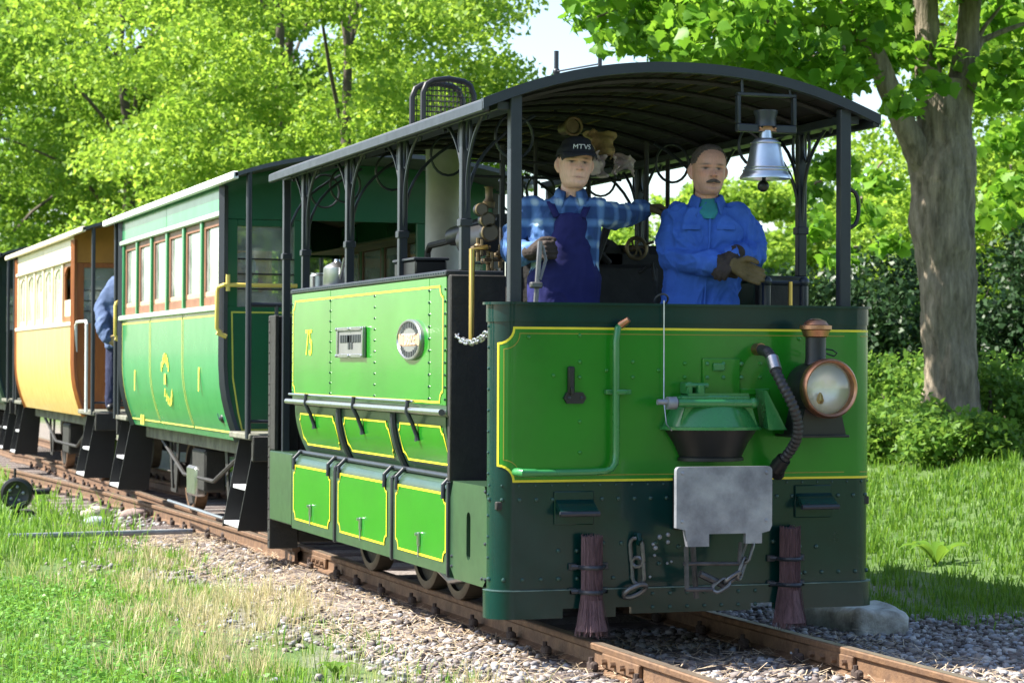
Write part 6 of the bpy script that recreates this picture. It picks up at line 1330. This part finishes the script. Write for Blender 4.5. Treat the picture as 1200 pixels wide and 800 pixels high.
def collar(s, name, m, neck, r, parent, open_=38, h=.05, lapel=.075):
    """standing, folded shirt collar open at the throat"""
    mb = MB(); n = 30; vs = []; c = Vector(neck)
    for k in range(n+1):
        a = R(open_+(360-2*open_)*k/n); e = min(k, n-k)/(n/2); fl = max(0, 1-e*5)
        dirv = s.fr*math.cos(a)+s.rt*math.sin(a)
        top = c+dirv*(r*1.0)+Vector((0, 0, h*(.55+.45*min(1, e*2.5)))); mid = c+dirv*(r*1.18)+Vector((0, 0, h*(.5+.4*min(1, e*2.5)))); low = c+dirv*(r*1.55+.02*fl)+Vector((0, 0, -.012-lapel*fl*.55)); inn = c+dirv*(r*.98)+Vector((0, 0, -.03))
        vs += [inn, top, mid, low]
    fs = []
    for k in range(n):
        for q in range(3): fs.append((4*k+q, 4*k+q+1, 4*k+4+q+1, 4*k+4+q))
    mb.add(vs, fs); o = mb.build(name, m, parent, 60); md = o.modifiers.new('thick', 'SOLIDIFY'); md.thickness = .006; return o
def clothmat(name, base, var=.22, vs=9, weave=420, rough=.85, dark=None): return mat(name, base, rough, var=var, vscale=vs, bump=.25, bscale=weave, dark=dark, spec=.2)
blue_j = clothmat('bright_blue_cotton', (.06, .16, .60), .3); navy = clothmat('navy_cotton', (.02, .022, .12), .25); glove_d = clothmat('dark_brown_leather', (.055, .042, .038), .4, 14, 90, .7); glove_o = clothmat('olive_brown_leather', (.14, .105, .05), .45, 14, 90, .7); teal = clothmat('teal_cotton', (.05, .3, .33)); denim = clothmat('blue_grey_denim', (.11, .16, .30), .3); pinkc = clothmat('pale_pink_cotton', (.6, .42, .42))
def flannel():
    m = bpy.data.materials.new('blue_check_flannel'); m.use_nodes = True; n = m.node_tree; b = n.nodes['Principled BSDF']; b.inputs['Roughness'].default_value = .9; b.inputs['Specular IOR Level'].default_value = .15
    g = n.nodes.new('ShaderNodeTexCoord'); sx = n.nodes.new('ShaderNodeSeparateXYZ'); n.links.new(g.outputs['Object'], sx.inputs[0])
    def band(sock, f, lo, hi, ph=0.):
        a = n.nodes.new('ShaderNodeMath'); a.operation = 'MULTIPLY_ADD'; a.inputs[1].default_value = f; a.inputs[2].default_value = ph; n.links.new(sock, a.inputs[0]); s_ = n.nodes.new('ShaderNodeMath'); s_.operation = 'SINE'; n.links.new(a.outputs[0], s_.inputs[0])
        r = n.nodes.new('ShaderNodeMapRange'); r.inputs[1].default_value = lo; r.inputs[2].default_value = hi; n.links.new(s_.outputs[0], r.inputs[0]); return r.outputs[0]
    def add(a, b_, op='ADD'):
        k = n.nodes.new('ShaderNodeMath'); k.operation = op; n.links.new(a, k.inputs[0]); n.links.new(b_, k.inputs[1]); return k.outputs[0]
    v = add(band(sx.outputs[2], 60, .1, .95), band(sx.outputs[0], 60, .1, .95, 1.)); r = n.nodes.new('ShaderNodeValToRGB'); e = r.color_ramp.elements; e[0].color = (.035, .075, .2, 1); e[1].color = (.42, .55, .66, 1); q = e.new(.5); q.color = (.10, .2, .42, 1)
    h = n.nodes.new('ShaderNodeMath'); h.operation = 'MULTIPLY'; h.inputs[1].default_value = .5; n.links.new(v, h.inputs[0]); n.links.new(h.outputs[0], r.inputs[0]); n.links.new(r.outputs[0], b.inputs['Base Color'])
    t = n.nodes.new('ShaderNodeTexNoise'); t.inputs['Scale'].default_value = 300; bp = n.nodes.new('ShaderNodeBump'); bp.inputs['Strength'].default_value = .2; bp.inputs['Distance'].default_value = .01; n.links.new(t.outputs[0], bp.inputs['Height']); n.links.new(bp.outputs[0], b.inputs['Normal']); return m
flan = flannel()
grey_hair = mat('grey_brown_hair', (.16, .12, .105), .75, vscale=60, dark=(.06, .045, .04), bump=.6, bscale=220); brown_hair = mat('dark_brown_hair', (.05, .03, .02), .6, vscale=50, dark=(.02, .012, .01), bump=.5, bscale=200); white_hair = mat('white_hair', (.7, .66, .62), .7, var=.2, bump=.5, bscale=200)
FLOOR = .66
def legs(s, mb, px, hip_py, rt_off=.1, r0=.1, r1=.07):
    for g in (-1, 1):
        hip = s.P(px, hip_py)+s.rt*(g*rt_off); ft = Vector((hip.x, hip.y, s.floor+.09))+s.rt*(g*.03); kn = hip.lerp(ft, .5)+s.fr*.03; chain(mb, [hip, kn, ft], [r0, r0*.8, r1])
def boots(s, px, rt_off=.13):
    for g in (-1, 1):
        mb = MB(); a = s.P(px, s.ref[1]); a = Vector((a.x, a.y, s.floor+.05))+s.rt*(g*rt_off); chain(mb, [a-s.fr*.05, a+s.fr*.14], [.048, .04]); capsule(mb, a-s.fr*.03, a-s.fr*.03+Vector((0, 0, .12)), .048, .055); me = remeshed(mb, .01, 2); me.materials.append(black); link('boot', me, s.t)
# ---------------------------------------------------------------- older man in blue
A = Person((828, 195), .42, 'a', 'moustached person in bright blue work jacket with brown leather gloves', FLOOR)
A.head(A.P(829, 229, .01), 12, 2, 1.1)
chain(A.body, [A.P(829, 214, -.015), A.P(828, 246, -.03)], [.058, .064]); stack(A.body, [(A.P(828, 243, -.03), .12, .07), (A.P(827, 265, -.02), .16, .1), (A.P(824, 330), .15, .1), (A.P(821, 400), .15, .1)], T=(A.rt, A.fr)); legs(A, A.body, 821, 395, .09, .075, .05)
chain(A.body, [A.P(797, 253), A.P(791, 303, .03), A.P(833, 311, .25)], [.05, .04, .028]); chain(A.body, [A.P(862, 253), A.P(881, 298, .02), A.P(852, 303, .26)], [.05, .04, .028])
A.finish((.78, .42, .31), (.06, .045, .04), (.2, .15, .14))
jk = MB(); stack(jk, [(A.P(829, 239, -.03), .085, .07), (A.P(829, 246, -.025), .165, .1), (A.P(829, 258, -.02), .198, .125), (A.P(828, 280, 0), .2, .145), (A.P(825, 310, 0), .192, .148), (A.P(822, 340, 0), .192, .145), (A.P(820, 375, 0), .205, .15), (A.P(820, 410, 0), .205, .15)], T=(A.rt, A.fr))
chain(jk, [A.P(796, 254, -.01), A.P(787, 280, .0), A.P(789, 304, .03), A.P(809, 310, .16), A.P(829, 311, .235)], [.078, .075, .07, .064, .056]); chain(jk, [A.P(864, 253, -.01), A.P(878, 276, -.0), A.P(884, 298, .02), A.P(872, 302, .14), A.P(858, 301, .22)], [.076, .072, .068, .062, .055])
jacket = A.cloth('jacket', jk, blue_j, .0065, 6, .016, 9.)
collar(A, 'collar', blue_j, A.P(829, 240, -.015), .068, jacket, 30, .055, .1)
mb = MB(); stack(mb, [(A.P(829, 232, -.02), .05, .05), (A.P(829, 240, -.005), .062, .066), (A.P(829, 250, .012), .06, .098), (A.P(829, 258, .02), .035, .112)], T=(A.rt, A.fr)); A.cloth('undershirt', mb, teal, .006, 3, .002)
mb = MB(); mb.tube([A.P(830, 258, .118), A.P(829, 280, .15), A.P(827, 310, .153), A.P(824, 345, .15), A.P(823, 375, .153)], .006, 6); mb.build('placket', blue_j, jacket)
for k, (px, py) in enumerate(((808, 268), (848, 268))):
    mb = MB(); n = 5; vs = []
    c = A.P(px, py, .132); a, b = A.rt*.045, Vector((0, 0, .012)); mb.add([c-a+b, c+a+b, c+a-b+A.fr*.012, c-a-b+A.fr*.012, c-a+b-A.fr*.012, c+a+b-A.fr*.012, c+a-b, c-a-b], [(0, 1, 2, 3), (4, 7, 6, 5), (0, 4, 5, 1), (3, 2, 6, 7), (0, 3, 7, 4), (1, 5, 6, 2)]); mb.build('pocket_flap', blue_j, jacket)
mb = MB(); legs(A, mb, 821, 392, .1, .105, .085); A.cloth('trousers', mb, blue_j, .011, 4, .006); boots(A, 821)
mb = MB(); hand(mb, A.P(832, 311, .24), A.rt*.9+A.fr*.25+Vector((0, 0, -.25)), Vector((0, 0, 1)), -A.fr, curl=1.05, thumb=-1, r=.0135); capsule(mb, A.P(830, 311, .235), A.P(839, 311, .25), .05, .046); me = remeshed(mb, .0045, 2); me.materials.append(glove_d); link('glove', me, A.t)
mb = MB(); hand(mb, A.P(857, 302, .245), -A.rt*.45+A.fr*.35+Vector((0, 0, -.4)), A.rt, -A.fr, curl=.7, thumb=1, r=.0135); capsule(mb, A.P(858, 300, .225), A.P(853, 306, .25), .05, .046); me = remeshed(mb, .0045, 2); me.materials.append(glove_d); link('glove', me, A.t)
gl_ = MB()   # the loose glove he holds
hand(gl_, A.P(853, 313, .30), A.rt*.75+Vector((0, 0, -.35)), Vector((.2, 0, .8)), A.fr, curl=.35, thumb=-1, r=.0125); me = remeshed(gl_, .0045, 2); me.materials.append(glove_o); link('loose_glove', me, None, label='olive brown leather glove held by the moustached person', cat='glove')
A.hair('hair', grey_hair, lambda a: interp(a, [(0, .9), (.45, .87), (.8, .84), (1.0, .74), (1.2, .62), (1.45, .62), (1.75, .56), (2.0, .42), (2.4, .33), (3.2, .3)]), .004)
mb = MB(); mb.tube([A.H(x, .092+.004-abs(x)*.28, .062-abs(x)*.25) for x in np.linspace(-.034, .034, 9)], [.003, .0065, .0085, .0095, .0085, .0095, .0085, .0065, .003], 8); mb.build('moustache', grey_hair, A.t)
# ---------------------------------------------------------------- young man with cap
B = Person((672, 188), .42, 'b', 'person in black cap, checked blue shirt and navy overalls holding a lever', FLOOR)
B.head(B.P(672, 221, .01), 16, 4, 1.06)
chain(B.body, [B.P(672, 208, -.015), B.P(668, 238, -.03)], [.054, .058]); stack(B.body, [(B.P(664, 238, -.03), .12, .07), (B.P(661, 260, -.02), .15, .095), (B.P(662, 330), .13, .095), (B.P(660, 400), .14, .1)], T=(B.rt, B.fr)); legs(B, B.body, 660, 395, .09, .075, .05)
chain(B.body, [B.P(630, 252), B.P(602, 292, -.02), B.P(626, 297, .17)], [.034, .03, .025]); chain(B.body, [B.P(692, 252, -.02), B.P(728, 250, -.2), B.P(760, 238, -.4)], [.034, .03, .025])
B.finish((.84, .50, .38), (.05, .03, .022), lips=(.5, .22, .2))
sh = MB(); stack(sh, [(B.P(668, 232, -.03), .075, .065), (B.P(664, 238, -.025), .15, .09), (B.P(661, 250, -.015), .182, .115), (B.P(661, 275), .178, .13), (B.P(662, 310), .165, .13), (B.P(661, 350), .165, .13), (B.P(660, 390), .175, .135)], T=(B.rt, B.fr))
chain(sh, [B.P(624, 248, -.01), B.P(607, 272, -.015), B.P(602, 294, -.01), B.P(614, 299, .09), B.P(624, 297, .15)], [.075, .068, .062, .055, .048]); chain(sh, [B.P(698, 248, -.01), B.P(713, 250, -.1), B.P(729, 252, -.2), B.P(746, 245, -.31), B.P(757, 239, -.38)], [.072, .064, .058, .052, .046])
shirt = B.cloth('shirt', sh, flan, .0065, 6, .014, 10.); collar(B, 'collar', flan, B.P(669, 232, -.015), .062, shirt, 24, .05, .09)
bib = MB(); stack(bib, [(B.P(668, 252, .025), .085, .13), (B.P(667, 268, .02), .098, .14), (B.P(665, 300, .016), .13, .145), (B.P(662, 325, 0), .185, .155), (B.P(661, 350, 0), .182, .146), (B.P(660, 400, 0), .185, .15)], T=(B.rt, B.fr)); legs(B, bib, 660, 395, .1, .105, .085); ov = B.cloth('overalls', bib, navy, .009, 4, .005)
for pts in ([B.P(652, 256, .135), B.P(647, 244, .1), B.P(644, 236, .045), B.P(643, 233, -.03)], [B.P(682, 256, .135), B.P(687, 245, .09), B.P(689, 240, .03), B.P(689, 238, -.03)]):
    mb = MB(); mb.ribbon(pts, [B.fr, B.fr, (B.fr+Vector((0, 0, 1))).normalized(), Vector((0, 0, 1))], .034); st = mb.build('strap', navy, ov, 60); st.modifiers.new('t', 'SOLIDIFY').thickness = .006
mb = MB(); hand(mb, B.P(624, 297, .165), B.rt*.7+B.fr*.6+Vector((0, 0, .05)), Vector((0, 0, 1)), -B.rt*.3-B.fr, curl=1.35, thumb=-1, r=.0125); capsule(mb, B.P(622, 297, .15), B.P(627, 297, .175), .046, .042); me = remeshed(mb, .0045, 2); me.materials.append(glove_d); link('glove', me, B.t)
mb = MB(); hand(mb, B.P(757, 238, -.39), B.rt*.9-B.fr*.3+Vector((0, 0, .1)), B.fr, Vector((0, 0, -1)), curl=.9, thumb=-1, r=.0125); capsule(mb, B.P(754, 239, -.37), B.P(761, 238, -.4), .046, .042); me = remeshed(mb, .0045, 2); me.materials.append(glove_o); link('glove', me, B.t)
B.hair('hair', brown_hair, lambda a: interp(a, [(0, 1.2), (.8, 1.2), (1.0, .62), (1.2, .55), (1.45, .62), (1.75, .56), (2.0, .42), (2.4, .33), (3.2, .3)]), .004)
capm = mat('black_cap_cloth', (.012, .012, .02), .8, var=.3, bump=.2, bscale=300)
cap = B.hair('cap', capm, lambda a: interp(a, [(0, .70), (1.2, .66), (3.2, .6)]), .013, jitter=.001)
mb = MB(); vs = []; n = 15
for k in range(n):
    a = R(-68+136*k/(n-1)); x, y, z = headpt(.7, a, .012); ex_ = max(0, math.cos(a*1.25))**.7
    for u in (0, .35, .7, 1): vs.append(B.H(x*(1+.08*u), y+.068*u*ex_, z+.004-.022*u*u*1.0-.014*u*abs(math.sin(a))))
mb.add(vs, [(4*k+q, 4*k+q+1, 4*k+4+q+1, 4*k+4+q) for k in range(n-1) for q in range(3)]); o = mb.build('cap_peak', capm, cap, 60); o.modifiers.new('t', 'SOLIDIFY').thickness = .004
zc_ = B.H(0, .092+.016, .235*.80); me = textmesh('MTVS', .034, .001); me.materials.clear(); me.materials.append(mat('white_thread', (.8, .8, .82), .8))
bend = []
for v in me.vertices:
    a = v.co.x/.085; x, y, z = headpt(.80, a, .0155); v.co = B.H(x, y+v.co.z, z+v.co.y-.012*0)
link('cap_lettering', me, cap)
# ---------------------------------------------------------------- passengers
C_ = Person((150, 300), 12.1, 'c', 'person in blue-grey denim jacket standing on the platform between the carriages', .82)
C_.head(C_.P(153, 318, 0), -30, 0, 1.0); chain(C_.body, [C_.P(153, 314), C_.P(152, 326)], [.055, .06]); stack(C_.body, [(C_.P(152, 326), .13, .08), (C_.P(150, 350), .16, .1), (C_.P(150, 400), .15, .1)], T=(C_.rt, C_.fr)); legs(C_, C_.body, 150, 400, .09, .08, .05)
C_.finish((.5, .3, .23), (.1, .08, .07), voxel=.008)
mb = MB(); stack(mb, [(C_.P(152, 324), .08, .07), (C_.P(151, 328), .17, .1), (C_.P(149, 345), .21, .14), (C_.P(148, 375), .2, .14), (C_.P(148, 408), .2, .14)], T=(C_.rt, C_.fr)); chain(mb, [C_.P(136, 333), C_.P(121, 362, .05), C_.P(126, 386, .2), C_.P(133, 398, .25)], [.085, .075, .07, .055]); chain(mb, [C_.P(165, 333), C_.P(172, 370), C_.P(165, 395, .2)], [.08, .07, .05]); C_.cloth('jacket', mb, denim, .012, 4, .012, 9)
mb = MB(); legs(C_, mb, 149, 400, .1, .105, .08); C_.cloth('trousers', mb, clothmat('dark_navy_cotton', (.03, .035, .08)), .014, 3, .006); C_.hair('hair', brown_hair, lambda a: interp(a, [(0, .83), (1.1, .5), (2, .3), (3.2, .2)]), .007)
mb = MB(); hand(mb, C_.P(133, 398, .27), C_.rt, Vector((0, 0, 1)), -C_.fr, curl=1); me = remeshed(mb, .006, 2); me.materials.append(MATS['tan_cloth']); link('hand', me, C_.t); boots(C_, 149)
D = Person((288, 315), 6.95, 'd', 'white-haired person in pale pink shirt seated behind the green carriage\'s end window', .85)
D.head(D.P(285, 334), -20, 0, 1.02); chain(D.body, [D.P(285, 330), D.P(287, 344)], [.055, .06]); stack(D.body, [(D.P(287, 344), .14, .08), (D.P(289, 372), .17, .11), (D.P(290, 420), .16, .12)], T=(D.rt, D.fr)); D.finish((.6, .36, .29), (.5, .48, .45), voxel=.007)
mb = MB(); stack(mb, [(D.P(287, 342), .08, .07), (D.P(287, 346), .17, .1), (D.P(289, 365), .22, .14), (D.P(290, 400), .21, .15), (D.P(290, 428), .2, .16)], T=(D.rt, D.fr)); chain(mb, [D.P(265, 352), D.P(256, 390), D.P(270, 405, .25)], [.08, .07, .05]); chain(mb, [D.P(312, 352), D.P(320, 385), D.P(308, 395, .25)], [.08, .07, .05]); D.cloth('shirt', mb, pinkc, .012, 4, .01, 9)
mb = MB(); bz_ = 1.3
for g in (-1, 1): h = D.P(290, 420)+D.rt*(g*.1); h.z = 1.33; kn = h+D.fr*.42; chain(mb, [h, kn, Vector((kn.x, kn.y, .92))], [.1, .085, .07])
D.cloth('trousers', mb, navy, .014, 3, .006); D.hair('hair', white_hair, lambda a: interp(a, [(0, .83), (1.1, .5), (2, .3), (3.2, .2)]), .009)
for g in (-1, 1):
    mb = MB(); h = D.P(290, 400)+D.rt*(g*.1)+D.fr*.42; mb2 = Vector((h.x, h.y, .9)); chain(mb, [mb2-D.fr*.05, mb2+D.fr*.14], [.05, .04]); me = remeshed(mb, .012, 2); me.materials.append(black); link('boot', me, D.t)

# ---------------------------------------------------------------- weathered concrete block half sunk in the gravel
mb = MB(); mb.box(1.27, 1.60, .62, 1.35, -.3, .01, .03); me = remeshed(mb, .018, 2)
for v in me.vertices: q = v.co.copy(); v.co = q+Vector((noise.noise(q*4), noise.noise(q*4+Vector((9, 0, 0))), noise.noise(q*4+Vector((0, 9, 0)))))*.035+v.normal*(.012*noise.noise(q*16))+Vector((0, 0, -.06*max(0, q.x-1.4)*3*max(0, noise.noise(q*2.5)+.4)))
me.materials.append(mat('lichen_concrete', (.58, .58, .55), .9, vscale=7, dark=(.2, .19, .17), bump=.5, bscale=40)); link('concrete_block', me, None, label='weathered concrete block beside the engine\'s right corner', cat='block')
